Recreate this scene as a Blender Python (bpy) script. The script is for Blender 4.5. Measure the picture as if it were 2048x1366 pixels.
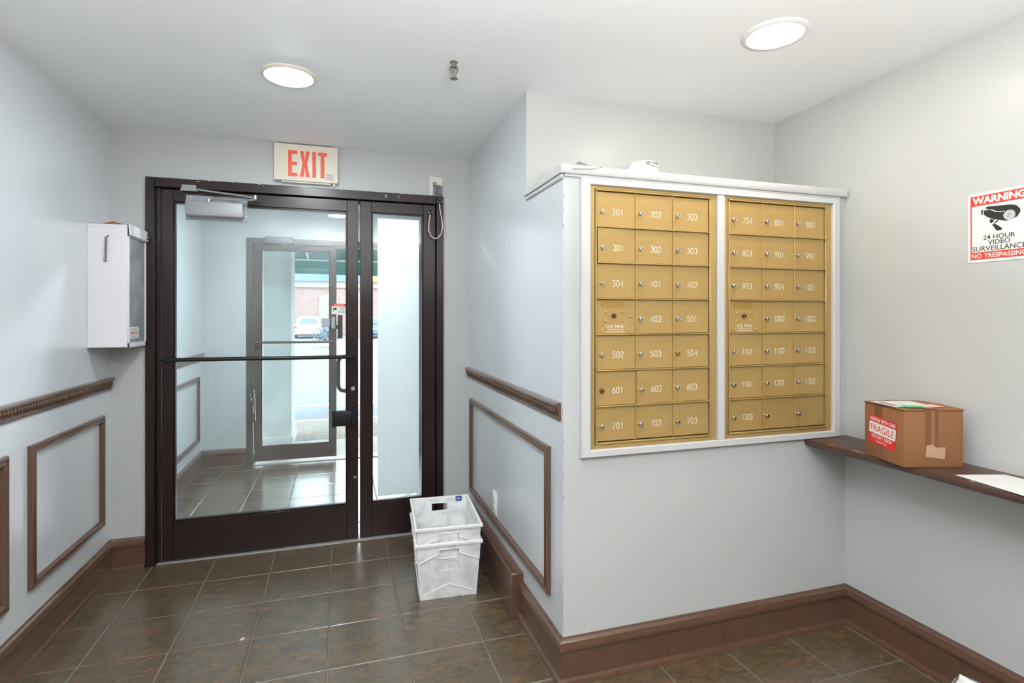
import bpy, bmesh, math, random
from mathutils import Vector, Matrix, Euler
random.seed(7)
R = math.radians
for o in list(bpy.data.objects): bpy.data.objects.remove(o)
S = bpy.context.scene
COL = S.collection

# ------------------------------------------------------------------ camera, sky, exposure
cam = bpy.data.cameras.new('camera'); cam.sensor_width = 36; cam.lens = 19.14
cam.shift_y = -49/2048; cam.clip_start = .02; cam.clip_end = 400
co = bpy.data.objects.new('camera', cam); COL.objects.link(co)
co.location = (0, 0, 1.40); co.rotation_euler = (R(90), 0, R(-17.58)); S.camera = co
S.view_settings.view_transform = 'Standard'; S.view_settings.look = 'None'
S.view_settings.gamma = 1; S.view_settings.use_curve_mapping = False
S.view_settings.exposure = 0.96
W = bpy.data.worlds.new('overcast_sky'); S.world = W; W.use_nodes = True
bg = W.node_tree.nodes['Background']; bg.inputs[0].default_value = (.88, .94, 1, 1); bg.inputs[1].default_value = 4.1
LAMP_A, LAMP_B, LAMP_C, LAMP_R, FILL_V = 108, 52, 60, 0, 350      # radiance of the ceiling cans, the last an added vestibule fill
fl = bpy.data.lights.new('ceiling_fill', 'AREA'); fl.shape = 'DISK'; fl.size = .9; fl.energy = 108; fl.color = (.98, .985, .99)
fo = bpy.data.objects.new('ceiling_fill', fl); COL.objects.link(fo); fo.location = (.3, -.55, 1.52); fo.rotation_euler = (R(180), 0, 0)   # fill light added behind the camera to brighten the ceiling

# room dimensions (metres; camera stands at x=0 y=0)
XL, XS, XR = -1.208, .817, 2.225        # left wall, side wall beside the door, right wall
YB, YM, YU, YF, YR = 3.536, 1.931, 2.36, 5.63, -3.2   # door wall, mail wall, set-back wall, street wall, rear
H = 2.44

# ------------------------------------------------------------------ materials
def nmat(name):
    m = bpy.data.materials.new(name); m.use_nodes = True
    nt = m.node_tree; b = nt.nodes['Principled BSDF']
    return m, nt, b
def N(nt, t, **kw):
    n = nt.nodes.new(t)
    for k, v in kw.items(): setattr(n, k, v)
    return n
def srgb(r, g, b):
    f = lambda c: (c/255/12.92) if c/255 <= .04045 else ((c/255+.055)/1.055)**2.4
    return (f(r), f(g), f(b), 1)
def mat(name, c, rough=.5, metal=0, bump=0, bscale=60, var=0, vscale=6, spec=.5, coat=0, sss=0, stretch=None):
    m, nt, b = nmat(name)
    b.inputs['Roughness'].default_value = rough; b.inputs['Metallic'].default_value = metal
    b.inputs['Base Color'].default_value = c; b.inputs['Specular IOR Level'].default_value = spec
    b.inputs['Coat Weight'].default_value = coat; b.inputs['Coat Roughness'].default_value = .25
    if bump or var:
        tc = N(nt, 'ShaderNodeTexCoord'); src = tc.outputs['Object']
        if stretch:
            mp = N(nt, 'ShaderNodeMapping'); mp.inputs['Scale'].default_value = stretch
            nt.links.new(src, mp.inputs[0]); src = mp.outputs[0]
    if var:
        n = N(nt, 'ShaderNodeTexNoise'); n.inputs['Scale'].default_value = vscale; n.inputs['Detail'].default_value = 5
        nt.links.new(src, n.inputs['Vector'])
        r = N(nt, 'ShaderNodeMapRange'); r.inputs[1].default_value = .3; r.inputs[2].default_value = .7
        r.inputs[3].default_value = 1-var; r.inputs[4].default_value = 1+var
        nt.links.new(n.outputs[0], r.inputs[0])
        mx = N(nt, 'ShaderNodeVectorMath', operation='SCALE'); mx.inputs[0].default_value = c[:3]
        nt.links.new(r.outputs[0], mx.inputs['Scale']); nt.links.new(mx.outputs[0], b.inputs['Base Color'])
    if bump:
        n = N(nt, 'ShaderNodeTexNoise'); n.inputs['Scale'].default_value = bscale; n.inputs['Detail'].default_value = 4
        nt.links.new(src, n.inputs['Vector'])
        bp = N(nt, 'ShaderNodeBump'); bp.inputs['Strength'].default_value = bump; bp.inputs['Distance'].default_value = .002
        nt.links.new(n.outputs[0], bp.inputs['Height']); nt.links.new(bp.outputs[0], b.inputs['Normal'])
    return m
def emis(name, c, s):
    m, nt, b = nmat(name); b.inputs['Base Color'].default_value = (.9, .9, .9, 1)
    b.inputs['Emission Color'].default_value = c; b.inputs['Emission Strength'].default_value = s
    return m
def glass_mat(name, tint=(.93, .97, .97, 1), haze=.03, smudge=.05):
    m = bpy.data.materials.new(name); m.use_nodes = True; nt = m.node_tree; nt.nodes.clear()
    out = N(nt, 'ShaderNodeOutputMaterial'); tr = N(nt, 'ShaderNodeBsdfTransparent'); tr.inputs[0].default_value = tint
    gl = N(nt, 'ShaderNodeBsdfGlossy'); gl.inputs['Roughness'].default_value = .0
    fr = N(nt, 'ShaderNodeFresnel'); fr.inputs[0].default_value = 1.35
    mx = N(nt, 'ShaderNodeMixShader'); nt.links.new(fr.outputs[0], mx.inputs[0])
    nt.links.new(tr.outputs[0], mx.inputs[1]); nt.links.new(gl.outputs[0], mx.inputs[2])
    tl = N(nt, 'ShaderNodeBsdfTranslucent'); tl.inputs[0].default_value = (.95, .97, 1, 1)
    df = N(nt, 'ShaderNodeBsdfDiffuse'); df.inputs[0].default_value = (.9, .93, .95, 1)
    ad = N(nt, 'ShaderNodeMixShader'); nt.links.new(tl.outputs[0], ad.inputs[1]); nt.links.new(df.outputs[0], ad.inputs[2])
    tc = N(nt, 'ShaderNodeTexCoord'); no = N(nt, 'ShaderNodeTexNoise'); no.inputs['Scale'].default_value = 3; no.inputs['Detail'].default_value = 6
    nt.links.new(tc.outputs['Object'], no.inputs['Vector'])
    mr = N(nt, 'ShaderNodeMapRange'); mr.inputs[1].default_value = .45; mr.inputs[2].default_value = .8
    mr.inputs[3].default_value = haze; mr.inputs[4].default_value = haze+smudge
    nt.links.new(no.outputs[0], mr.inputs[0])
    m2 = N(nt, 'ShaderNodeMixShader'); nt.links.new(mr.outputs[0], m2.inputs[0])
    nt.links.new(mx.outputs[0], m2.inputs[1]); nt.links.new(ad.outputs[0], m2.inputs[2])
    nt.links.new(m2.outputs[0], out.inputs[0])
    return m
def translucent_mat(name, c, t=.5, rough=.4, grime=0):
    m = bpy.data.materials.new(name); m.use_nodes = True; nt = m.node_tree; b = nt.nodes['Principled BSDF']
    out = nt.nodes['Material Output']
    b.inputs['Base Color'].default_value = c; b.inputs['Roughness'].default_value = rough
    tl = N(nt, 'ShaderNodeBsdfTranslucent'); tl.inputs[0].default_value = c
    mx = N(nt, 'ShaderNodeMixShader'); mx.inputs[0].default_value = t
    nt.links.new(b.outputs[0], mx.inputs[1]); nt.links.new(tl.outputs[0], mx.inputs[2]); nt.links.new(mx.outputs[0], out.inputs[0])
    if grime:
        tc = N(nt, 'ShaderNodeTexCoord'); no = N(nt, 'ShaderNodeTexNoise'); no.inputs['Scale'].default_value = 14; no.inputs['Detail'].default_value = 5
        nt.links.new(tc.outputs['Object'], no.inputs['Vector'])
        cr = N(nt, 'ShaderNodeValToRGB'); e = cr.color_ramp.elements
        e[0].position = .36; e[0].color = (c[0]*(1-grime), c[1]*(1-grime), c[2]*(1-grime*.95), 1); e[1].position = .56; e[1].color = c
        nt.links.new(no.outputs[0], cr.inputs[0])
        nt.links.new(cr.outputs[0], b.inputs['Base Color']); nt.links.new(cr.outputs[0], tl.inputs[0])
    return m
def slate_mat():
    m, nt, b = nmat('slate_tile')
    tc = N(nt, 'ShaderNodeTexCoord'); oi = N(nt, 'ShaderNodeObjectInfo')
    off = N(nt, 'ShaderNodeVectorMath', operation='MULTIPLY_ADD'); 
    cb = N(nt, 'ShaderNodeCombineXYZ')
    for i, k in enumerate((37., 91., 53.)):
        mm = N(nt, 'ShaderNodeMath', operation='MULTIPLY'); mm.inputs[1].default_value = k
        nt.links.new(oi.outputs['Random'], mm.inputs[0]); nt.links.new(mm.outputs[0], cb.inputs[i])
    ad = N(nt, 'ShaderNodeVectorMath', operation='ADD'); nt.links.new(tc.outputs['Object'], ad.inputs[0]); nt.links.new(cb.outputs[0], ad.inputs[1])
    nt.nodes.remove(off)
    mp = N(nt, 'ShaderNodeMapping'); mp.inputs['Scale'].default_value = (1, 1.5, 1); nt.links.new(ad.outputs[0], mp.inputs[0])
    n1 = N(nt, 'ShaderNodeTexNoise'); n1.inputs['Scale'].default_value = 15; n1.inputs['Detail'].default_value = 9; n1.inputs['Roughness'].default_value = .72; n1.inputs['Distortion'].default_value = .15
    nt.links.new(mp.outputs[0], n1.inputs['Vector'])
    cr = N(nt, 'ShaderNodeValToRGB'); e = cr.color_ramp.elements
    e[0].position = .28; e[0].color = srgb(62, 57, 45); e[1].position = .74; e[1].color = srgb(116, 90, 64)
    for p, c in ((.42, srgb(78, 66, 47)), (.52, srgb(88, 72, 50)), (.62, srgb(101, 76, 53))):
        k = e.new(p); k.color = c
    nt.links.new(n1.outputs[0], cr.inputs[0])
    n3 = N(nt, 'ShaderNodeTexNoise'); n3.inputs['Scale'].default_value = 4.5; n3.inputs['Detail'].default_value = 4
    nt.links.new(ad.outputs[0], n3.inputs['Vector'])
    m3 = N(nt, 'ShaderNodeMapRange'); m3.inputs[1].default_value = .52; m3.inputs[2].default_value = .72; m3.inputs[3].default_value = 0; m3.inputs[4].default_value = .7
    nt.links.new(n3.outputs[0], m3.inputs[0])
    mc = N(nt, 'ShaderNodeMix', data_type='RGBA'); mc.inputs['B'].default_value = srgb(82, 75, 61)
    nt.links.new(m3.outputs[0], mc.inputs['Factor']); nt.links.new(cr.outputs[0], mc.inputs['A'])
    nt.links.new(mc.outputs['Result'], b.inputs['Base Color'])
    n2 = N(nt, 'ShaderNodeTexNoise'); n2.inputs['Scale'].default_value = 17; n2.inputs['Detail'].default_value = 7; n2.inputs['Roughness'].default_value = .55; n2.inputs['Distortion'].default_value = .9
    nt.links.new(mp.outputs[0], n2.inputs['Vector'])
    bp = N(nt, 'ShaderNodeBump'); bp.inputs['Strength'].default_value = .8; bp.inputs['Distance'].default_value = .008
    nt.links.new(n2.outputs[0], bp.inputs['Height']); nt.links.new(bp.outputs[0], b.inputs['Normal'])
    b.inputs['Roughness'].default_value = .26; b.inputs['Specular IOR Level'].default_value = .75; b.inputs['Coat Weight'].default_value = .75; b.inputs['Coat Roughness'].default_value = .2
    return m
def brick_mat():
    m, nt, b = nmat('far_brick'); tc = N(nt, 'ShaderNodeTexCoord'); mp = N(nt, 'ShaderNodeMapping'); mp.inputs['Rotation'].default_value = (R(90), 0, 0)
    br = N(nt, 'ShaderNodeTexBrick'); br.inputs['Scale'].default_value = 2.2
    br.inputs['Color1'].default_value = srgb(140, 106, 100); br.inputs['Color2'].default_value = srgb(156, 126, 120); br.inputs['Mortar'].default_value = srgb(160, 150, 144)
    nt.links.new(tc.outputs['Object'], mp.inputs[0]); nt.links.new(mp.outputs[0], br.inputs[0]); nt.links.new(br.outputs[0], b.inputs['Base Color'])
    b.inputs['Roughness'].default_value = .9
    return m
def pebble_mat():
    m, nt, b = nmat('exposed_aggregate'); tc = N(nt, 'ShaderNodeTexCoord'); v = N(nt, 'ShaderNodeTexVoronoi'); v.inputs['Scale'].default_value = 55
    nt.links.new(tc.outputs['Object'], v.inputs['Vector'])
    mr = N(nt, 'ShaderNodeMix', data_type='RGBA'); mr.inputs['A'].default_value = srgb(112, 104, 94); mr.inputs['B'].default_value = srgb(168, 160, 150)
    sp = N(nt, 'ShaderNodeSeparateColor'); nt.links.new(v.outputs['Color'], sp.inputs[0]); nt.links.new(sp.outputs[0], mr.inputs['Factor'])
    nt.links.new(mr.outputs['Result'], b.inputs['Base Color']); b.inputs['Roughness'].default_value = .9
    return m

M = dict(
    wall=mat('pale_grey_blue_wall', srgb(202, 206, 208), .3, bump=.08, bscale=90, var=.018, vscale=2.5, spec=.5, coat=.9),
    wall2=mat('warm_grey_wall', srgb(184, 186, 184), .42, bump=.1, bscale=90, var=.018, vscale=2.5, spec=.45, coat=.12),
    ceil=mat('ceiling_paint', srgb(238, 239, 240), .6, bump=.1, bscale=60, var=.01, vscale=2),
    whitewood=mat('white_gloss_paint', srgb(194, 194, 193), .32, bump=.06, bscale=40),
    brown=mat('brown_trim_paint', srgb(92, 66, 51), .26, bump=.1, bscale=70, var=.08, vscale=12, coat=.5),
    shelf=mat('dark_brown_shelf_paint', srgb(74, 52, 45), .3, bump=.12, bscale=60, var=.12, vscale=14),
    bronze=mat('dark_bronze_door_metal', srgb(35, 22, 19), .3, metal=.0, bump=.03, bscale=30, var=.15, vscale=4),
    bronze2=mat('faded_bronze_door_metal', srgb(82, 66, 57), .4, metal=.2, var=.12, vscale=4),
    black=mat('black_metal', srgb(26, 26, 28), .4, metal=.2), void=mat('dark_void', (.004, .004, .004, 1), .9),
    glass=glass_mat('door_glass', haze=.03, smudge=.05), clearglass=glass_mat('clear_glass', haze=.26, smudge=.3),
    gold=mat('gold_anodised_aluminium', srgb(180, 149, 91), .44, metal=.35, bump=.05, bscale=160, var=.04, vscale=7, stretch=(1, 1, 5)),
    goldf=mat('gold_frame_aluminium', srgb(188, 158, 98), .34, metal=.5, var=.05, vscale=5),
    golddark=mat('tarnished_brass', srgb(176, 142, 70), .5, metal=.5),
    chrome=mat('chrome', srgb(205, 205, 208), .2, metal=1), brass=mat('brass', srgb(200, 165, 90), .3, metal=1),
    bronzelock=mat('brown_bronze_lock', srgb(120, 82, 62), .45, metal=.6),
    steel=mat('satin_aluminium', srgb(160, 162, 165), .5, metal=.3, var=.03),
    engrave=mat('white_engraving', srgb(236, 230, 212), .6),
    white=mat('white_enamel', srgb(224, 222, 224), .35, bump=.04), grey=mat('grey_sheet_metal', srgb(158, 156, 162), .5, metal=.3, var=.15),
    cream=mat('cream_plastic', srgb(226, 219, 202), .4, var=.02), red=mat('sign_red', srgb(214, 48, 34), .5),
    exitred=mat('exit_red', srgb(240, 92, 58), .5), ink=mat('black_ink', srgb(28, 28, 30), .55), inkgrey=mat('grey_print', srgb(120, 116, 118), .7),
    signwhite=mat('sign_white', srgb(222, 222, 216), .35), labelred=mat('label_red', srgb(214, 40, 48), .45),
    closer=mat('dull_grey_metal', srgb(104, 102, 100), .5, metal=.3),
    greypaper=mat('off_white_paper', srgb(196, 194, 194), .8),
    paper=mat('white_paper', srgb(206, 206, 205), .75), paperback=translucent_mat('white_sheet', (.97, .97, .97, 1), .62, .6),
    green=mat('sticker_green', srgb(66, 178, 100), .5), pink=mat('sticker_pink', srgb(232, 170, 155), .6),
    card=mat('cardboard', srgb(140, 95, 60), .8, bump=.08, bscale=50, var=.06, vscale=9), cardtape=mat('brown_packing_tape', srgb(122, 79, 49), .3, var=.05),
    cardscuff=mat('crinkled_clear_tape', srgb(186, 148, 122), .45, bump=.6, bscale=90, var=.12, vscale=60),
    cardedge=mat('cardboard_edge', srgb(190, 146, 104), .85),
    tub=translucent_mat('white_corrugated_plastic', (.93, .93, .92, 1), .18, .3, grime=.2),
    tubrim=translucent_mat('white_tub_rim', (.88, .88, .85, 1), .15, .35), tubdot=mat('white_rivet', srgb(240, 238, 232), .3),
    blue=mat('postal_blue', srgb(52, 84, 158), .5),
    plastic=mat('white_plastic', srgb(232, 232, 230), .35), beige=mat('aged_beige_plastic', srgb(222, 214, 200), .5, var=.04),
    cable=mat('white_cable', srgb(214, 208, 198), .45), wire=mat('grey_wires', srgb(120, 122, 128), .4, metal=.5),
    sprinkler=mat('sprinkler_metal', srgb(150, 142, 128), .35, metal=.8, var=.2, vscale=60),
    scrap=mat('brown_scrap', srgb(128, 86, 58), .8), thresh=mat('threshold_aluminium', srgb(170, 164, 156), .5, metal=.3),
    grout=mat('grout', srgb(116, 111, 100), .9, var=.08, vscale=20), slate=slate_mat(),
    concrete=mat('pillar_concrete', srgb(204, 204, 200), .85, bump=.3, bscale=20, var=.06, vscale=4), lightconc=mat('pale_concrete', srgb(186, 184, 178), .9, var=.04),
    asphalt=mat('asphalt', srgb(108, 112, 118), .9, var=.05, vscale=1), roadwhite=mat('road_paint', srgb(235, 235, 235), .8), pebble=pebble_mat(),
    canvas=translucent_mat('green_canvas', (.03, .16, .13, 1), .4, .8), awnbar=mat('awning_bar', srgb(215, 220, 214), .5),
    brick=brick_mat(), band=mat('beige_fascia', srgb(150, 140, 130), .8), bluefascia=mat('blue_fascia', srgb(104, 132, 184), .7, var=.2, vscale=.6),
    yellow=mat('yellow_board', srgb(236, 206, 90), .6),
    carwhite=mat('white_car_paint', srgb(238, 238, 240), .25, coat=.5), carblue=mat('blue_car_paint', srgb(70, 96, 150), .25, coat=.5),
    carglass=mat('dark_car_glass', srgb(70, 88, 96), .12), tail=mat('tail_light_red', srgb(214, 60, 60), .3), rubber=mat('tyre_rubber', srgb(40, 40, 44), .8),
    leaf=mat('blue_green_leaf', srgb(92, 112, 122), .7, var=.2, vscale=8), stucco=mat('exterior_stucco', srgb(205, 210, 206), .9),
    bin=mat('white_bin_plastic', srgb(214, 212, 206), .45), chip=mat('bare_plaster_chip', srgb(132, 112, 100), .9),
    chipw=mat('white_paint_chip', srgb(222, 214, 206), .8))
M['lensA'] = emis('left_lamp_lens', (.88, .95, 1, 1), LAMP_A)
M['lensB'] = emis('right_lamp_lens', (1, .89, .72, 1), LAMP_B)
M['lensC'] = emis('overhead_lamp_lens', (.9, .96, 1, 1), LAMP_C)
M['lensR'] = emis('rear_lamp_lens', (.94, .97, 1, 1), LAMP_R)
M['lensV'] = emis('vestibule_fill_lens', (.84, .93, 1, 1), FILL_V)

# ------------------------------------------------------------------ helpers
class MB:
    def __init__(s): s.bm = bmesh.new(); s.mi = 0
    def _merge(s, t):
        vm = {v: s.bm.verts.new(v.co) for v in t.verts}
        for f in t.faces:
            try: nf = s.bm.faces.new([vm[v] for v in f.verts]); nf.material_index = s.mi
            except ValueError: pass
        t.free(); return s
    def box(s, x0, x1, y0, y1, z0, z1, bev=0, seg=1, mtx=None):
        t = bmesh.new(); bmesh.ops.create_cube(t, size=1)
        for v in t.verts: v.co = Vector(((x0+x1)/2+v.co.x*(x1-x0), (y0+y1)/2+v.co.y*(y1-y0), (z0+z1)/2+v.co.z*(z1-z0)))
        if bev: bmesh.ops.bevel(t, geom=t.edges[:], offset=min(bev, abs(x1-x0)*.45, abs(y1-y0)*.45, abs(z1-z0)*.45), segments=seg, affect='EDGES', profile=.5)
        if mtx: bmesh.ops.transform(t, matrix=mtx, verts=t.verts)
        return s._merge(t)
    def face(s, pts):
        f = s.bm.faces.new([s.bm.verts.new(p) for p in pts]); f.material_index = s.mi; return s
    def prism(s, pts, d):           # pts: 3-D polygon, d: extrusion vector
        d = Vector(d); a = [s.bm.verts.new(p) for p in pts]; b = [s.bm.verts.new(Vector(p)+d) for p in pts]; n = len(a)
        fs = [s.bm.faces.new(a[::-1]), s.bm.faces.new(b)]+[s.bm.faces.new((a[i], a[(i+1) % n], b[(i+1) % n], b[i])) for i in range(n)]
        for f in fs: f.material_index = s.mi
        return s
    def tube(s, pts, r, n=8, cap=True):
        pts = [Vector(p) for p in pts]; rings = []; up = None
        for i, p in enumerate(pts):
            d = (pts[min(i+1, len(pts)-1)]-pts[max(i-1, 0)]).normalized()
            if up is None: up = Vector((0, 0, 1)) if abs(d.z) < .9 else Vector((1, 0, 0))
            a = d.cross(up).normalized(); up = a.cross(d).normalized()
            rr = r[i] if isinstance(r, (list, tuple)) else r
            rings.append([s.bm.verts.new(p+a*rr*math.cos(2*math.pi*k/n)+up*rr*math.sin(2*math.pi*k/n)) for k in range(n)])
        for i in range(len(rings)-1):
            for k in range(n):
                f = s.bm.faces.new((rings[i][k], rings[i][(k+1) % n], rings[i+1][(k+1) % n], rings[i+1][k])); f.material_index = s.mi
        if cap:
            for rg in (rings[0][::-1], rings[-1]): f = s.bm.faces.new(rg); f.material_index = s.mi
        return s
    def lathe(s, prof, c, axis='z', n=32):     # prof: (radius, height) list
        c = Vector(c); rings = []
        for (r, h) in prof:
            ring = []
            for k in range(n):
                a = 2*math.pi*k/n; u, v = r*math.cos(a), r*math.sin(a)
                p = {'z': (u, v, h), 'y': (u, h, v), 'x': (h, u, v)}[axis]; ring.append(s.bm.verts.new(c+Vector(p)))
            rings.append(ring)
        for i in range(len(rings)-1):
            for k in range(n):
                f = s.bm.faces.new((rings[i][k], rings[i][(k+1) % n], rings[i+1][(k+1) % n], rings[i+1][k])); f.material_index = s.mi
        for rg, (r, h) in ((rings[0], prof[0]), (rings[-1], prof[-1])):
            if r > 1e-6:
                try: f = s.bm.faces.new(rg); f.material_index = s.mi
                except ValueError: pass
        return s
    def run(s, p0, p1, nrm, prof, m0=0, m1=0):  # moulding: profile (d out from wall, z) run from p0 to p1, mitre factors
        p0, p1, nrm = Vector((*p0, 0)), Vector((*p1, 0)), Vector((*nrm, 0)); dr = (p1-p0).normalized()
        a = [s.bm.verts.new(p0+nrm*d+dr*(m0*d)+Vector((0, 0, z))) for d, z in prof]
        b = [s.bm.verts.new(p1+nrm*d-dr*(m1*d)+Vector((0, 0, z))) for d, z in prof]; n = len(a)
        s.bm.faces.new(a); s.bm.faces.new(b[::-1])
        for i in range(n): s.bm.faces.new((a[i], b[i], b[(i+1) % n], a[(i+1) % n]))
        return s
    def ribbon(s, pts, w, f3):                  # flat stroke; f3 maps 2-D to 3-D
        pts = [Vector(p) for p in pts]; n = len(pts); L = []; Rr = []
        for i in range(n):
            d = (pts[min(i+1, n-1)]-pts[max(i-1, 0)])
            if d.length < 1e-9: d = Vector((1, 0))
            d.normalize(); q = Vector((-d.y, d.x))*w/2
            L.append(s.bm.verts.new(f3(pts[i]+q))); Rr.append(s.bm.verts.new(f3(pts[i]-q)))
        for i in range(n-1): f = s.bm.faces.new((L[i], Rr[i], Rr[i+1], L[i+1])); f.material_index = s.mi
        return s
    def mesh(s, name, mats, smooth=True, recalc=True):
        if recalc: bmesh.ops.recalc_face_normals(s.bm, faces=s.bm.faces[:])
        me = bpy.data.meshes.new(name); s.bm.to_mesh(me); s.bm.free()
        for m in (mats if isinstance(mats, (list, tuple)) else [mats]): me.materials.append(M[m] if isinstance(m, str) else m)
        if smooth:
            for p in me.polygons: p.use_smooth = True
            me.set_sharp_from_angle(angle=R(38))
        return me
    def build(s, name, mats, parent=None, local=False, **kw):
        me = s.mesh(name, mats, **kw)
        if parent is not None and not local: me.transform(Matrix.Translation(-org(parent)))
        return link(name, me, parent)
def org(o):
    v = Vector((0, 0, 0))
    while o is not None: v += o.location; o = o.parent
    return v
def link(name, data, parent=None, loc=None, rot=None):
    o = bpy.data.objects.new(name, data); COL.objects.link(o)
    if parent is not None: o.parent = parent
    if loc is not None: o.location = loc
    if rot is not None: o.rotation_euler = rot
    return o
def tag(o, label=None, cat=None, group=None, kind=None):
    if label: o['label'] = label
    if cat: o['category'] = cat
    if group: o['group'] = group
    if kind: o['kind'] = kind
    return o
def thing(name, label, cat, loc=(0, 0, 0), rotz=0, group=None):
    o = link(name, None, None, loc, (0, 0, rotz)); o.empty_display_size = .05
    return tag(o, label, cat, group)
def struct(name, mb, m, label=None):
    return tag(mb.build(name, m), label, kind='structure')
def copy_tree(o, parent=None):
    c = o.copy(); COL.objects.link(c); c.parent = parent
    for ch in list(o.children): copy_tree(ch, c)
    return c
FACE_Y, FACE_X, FACE_XP, FACE_UP = (R(90), 0, 0), (R(90), 0, R(-90)), (R(90), 0, R(90)), (0, 0, 0)
def text(body, w, h, m, parent, loc, rot, bold=0, name='lettering', keep=False):
    cu = bpy.data.curves.new('t', 'FONT'); cu.body = body; cu.size = 1; cu.offset = bold; cu.resolution_u = 3
    t = bpy.data.objects.new('t', cu); COL.objects.link(t); bpy.context.view_layer.update()
    me = bpy.data.meshes.new_from_object(t.evaluated_get(bpy.context.evaluated_depsgraph_get()))
    bpy.data.objects.remove(t); bpy.data.curves.remove(cu)
    xs = [v.co.x for v in me.vertices]; ys = [v.co.y for v in me.vertices]
    sx = w/(max(xs)-min(xs)); sy = h/(max(ys)-min(ys)); cx, cy = (max(xs)+min(xs))/2, (max(ys)+min(ys))/2
    if keep: sx = sy
    for v in me.vertices: v.co = Vector(((v.co.x-cx)*sx, (v.co.y-cy)*sy, 0))
    me.name = name; me.materials.clear(); me.materials.append(M[m])
    return link(name, me, parent, loc, rot)
def arc(cx, cy, rx, ry, a0, a1, n=14):
    return [(cx+rx*math.cos(R(a0+(a1-a0)*i/n)), cy+ry*math.sin(R(a0+(a1-a0)*i/n))) for i in range(n+1)]
STROKES = {'0': [arc(.3, .5, .3, .5, 0, 360, 20)], '1': [[(.16, .84), (.32, 1), (.32, 0)]],
    '2': [arc(.3, .71, .28, .29, 165, -25, 10)+[(0, 0), (.6, 0)]],
    '3': [arc(.28, .75, .27, .25, 150, -90, 10), arc(.28, .26, .31, .26, 90, -150, 12)],
    '4': [[(.45, 0), (.45, 1), (0, .3), (.62, .3)]], '5': [[(.56, 1), (.1, 1), (.06, .56)]+arc(.27, .32, .32, .32, 125, -150, 12)],
    '6': [[(.48, 1), (.2, .72), (.04, .42)]+arc(.31, .3, .3, .3, 155, -205, 18)], '7': [[(0, 1), (.6, 1), (.2, 0)]],
    '8': [arc(.3, .76, .24, .24, 0, 360, 16), arc(.3, .27, .3, .27, 0, 360, 16)],
    '9': [[(.12, 0), (.4, .28), (.56, .58)]+arc(.3, .7, .3, .3, -25, 335, 18)]}
def number_mesh(num):               # engraved single-stroke digits, centred, facing -y
    mb = MB(); h = .024; pitch = .0175 if len(num) == 3 else .0145; wsc = .013 if len(num) == 3 else .0115
    x0 = -pitch*(len(num)-1)/2
    for i, ch in enumerate(num):
        ox = x0+i*pitch-.3*wsc*1.6
        for st in STROKES[ch]:
            mb.ribbon([(ox+p[0]*wsc*1.6, (p[1]-.5)*h) for p in st], .0023, lambda p: (p[0], 0, p[1]))
    return mb.mesh('number', 'engrave', smooth=False)

# ------------------------------------------------------------------ room shell
T = .12
mb = MB().box(XL-T, XR+T, YR-.2, YF+.12, -.12, -.004)
floor = struct('floor', mb, 'grout', 'grey grout bed under the slate-look floor tiles')
PT, GX, GY, GAP = .3185, -.045, 2.278, .0052
cache = {}
def tile_mesh(w, d):
    k = (round(w, 3), round(d, 3))
    if k not in cache:
        mb = MB(); b = .0022; z0, z1 = -.01, 0
        lo = [(-w/2, -d/2, z0), (w/2, -d/2, z0), (w/2, d/2, z0), (-w/2, d/2, z0)]; mi = [(x, y, z1-b) for x, y, _ in lo]
        hi = [(x-math.copysign(b, x), y-math.copysign(b, y), z1) for x, y, _ in lo]
        V = [[mb.bm.verts.new(p) for p in L] for L in (lo, mi, hi)]
        for j in range(2):
            for i in range(4): mb.bm.faces.new((V[j][i], V[j][(i+1) % 4], V[j+1][(i+1) % 4], V[j+1][i]))
        mb.bm.faces.new(V[2]); cache[k] = mb.mesh('tile', 'slate', smooth=False)
    return cache[k]
ntile = 0
for i in range(-4, 8):
    for j in range(-10, 11):
        x0, x1 = GX+i*PT, GX+(i+1)*PT; y0, y1 = GY+j*PT, GY+(j+1)*PT
        x0, x1, y1 = max(x0, XL+.001), min(x1, XR-.001), min(y1, YF-.002)
        if y0 > YM: x1 = min(x1, XS-.001)
        elif y1 > YM and x0 > XS-.01: y1 = YM-.001
        if x1-x0 < .02 or y1-y0 < .02: continue
        o = link('tile', tile_mesh(x1-x0-GAP, y1-y0-GAP), floor, ((x0+x1)/2, (y0+y1)/2, random.uniform(-.0006, .0004)))
        o.rotation_euler = (random.uniform(-.0012, .0012), random.uniform(-.0012, .0012), 0); ntile += 1
mb = MB().box(XL-T, XR+T, YR-.2, YF+.25, H, H+.12); struct('ceiling', mb, 'ceil', 'smooth painted ceiling with two lit cans')
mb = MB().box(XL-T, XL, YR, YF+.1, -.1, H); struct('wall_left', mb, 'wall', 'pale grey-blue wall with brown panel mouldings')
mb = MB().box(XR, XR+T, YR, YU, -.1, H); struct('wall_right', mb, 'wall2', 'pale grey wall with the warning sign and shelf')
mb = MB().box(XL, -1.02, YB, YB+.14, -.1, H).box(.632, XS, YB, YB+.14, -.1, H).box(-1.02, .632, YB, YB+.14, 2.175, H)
struct('wall_back', mb, 'wall2', 'pale grey wall around the dark glazed entrance door')  # the darker wall colour stands in for dimmer light on this wall
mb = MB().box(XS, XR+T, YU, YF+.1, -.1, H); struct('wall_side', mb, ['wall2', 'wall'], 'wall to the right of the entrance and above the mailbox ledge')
OX0, OX1, OZ0, OZ1 = .921, 2.135, .88, 1.916
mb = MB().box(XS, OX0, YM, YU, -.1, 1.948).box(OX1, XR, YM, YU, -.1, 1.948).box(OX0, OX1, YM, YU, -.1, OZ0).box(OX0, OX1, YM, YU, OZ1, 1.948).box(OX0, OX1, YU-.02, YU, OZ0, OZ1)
wm = struct('wall_mail', mb, ['wall2', 'wall'], 'half-height grey wall holding the gold mailboxes')
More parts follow.
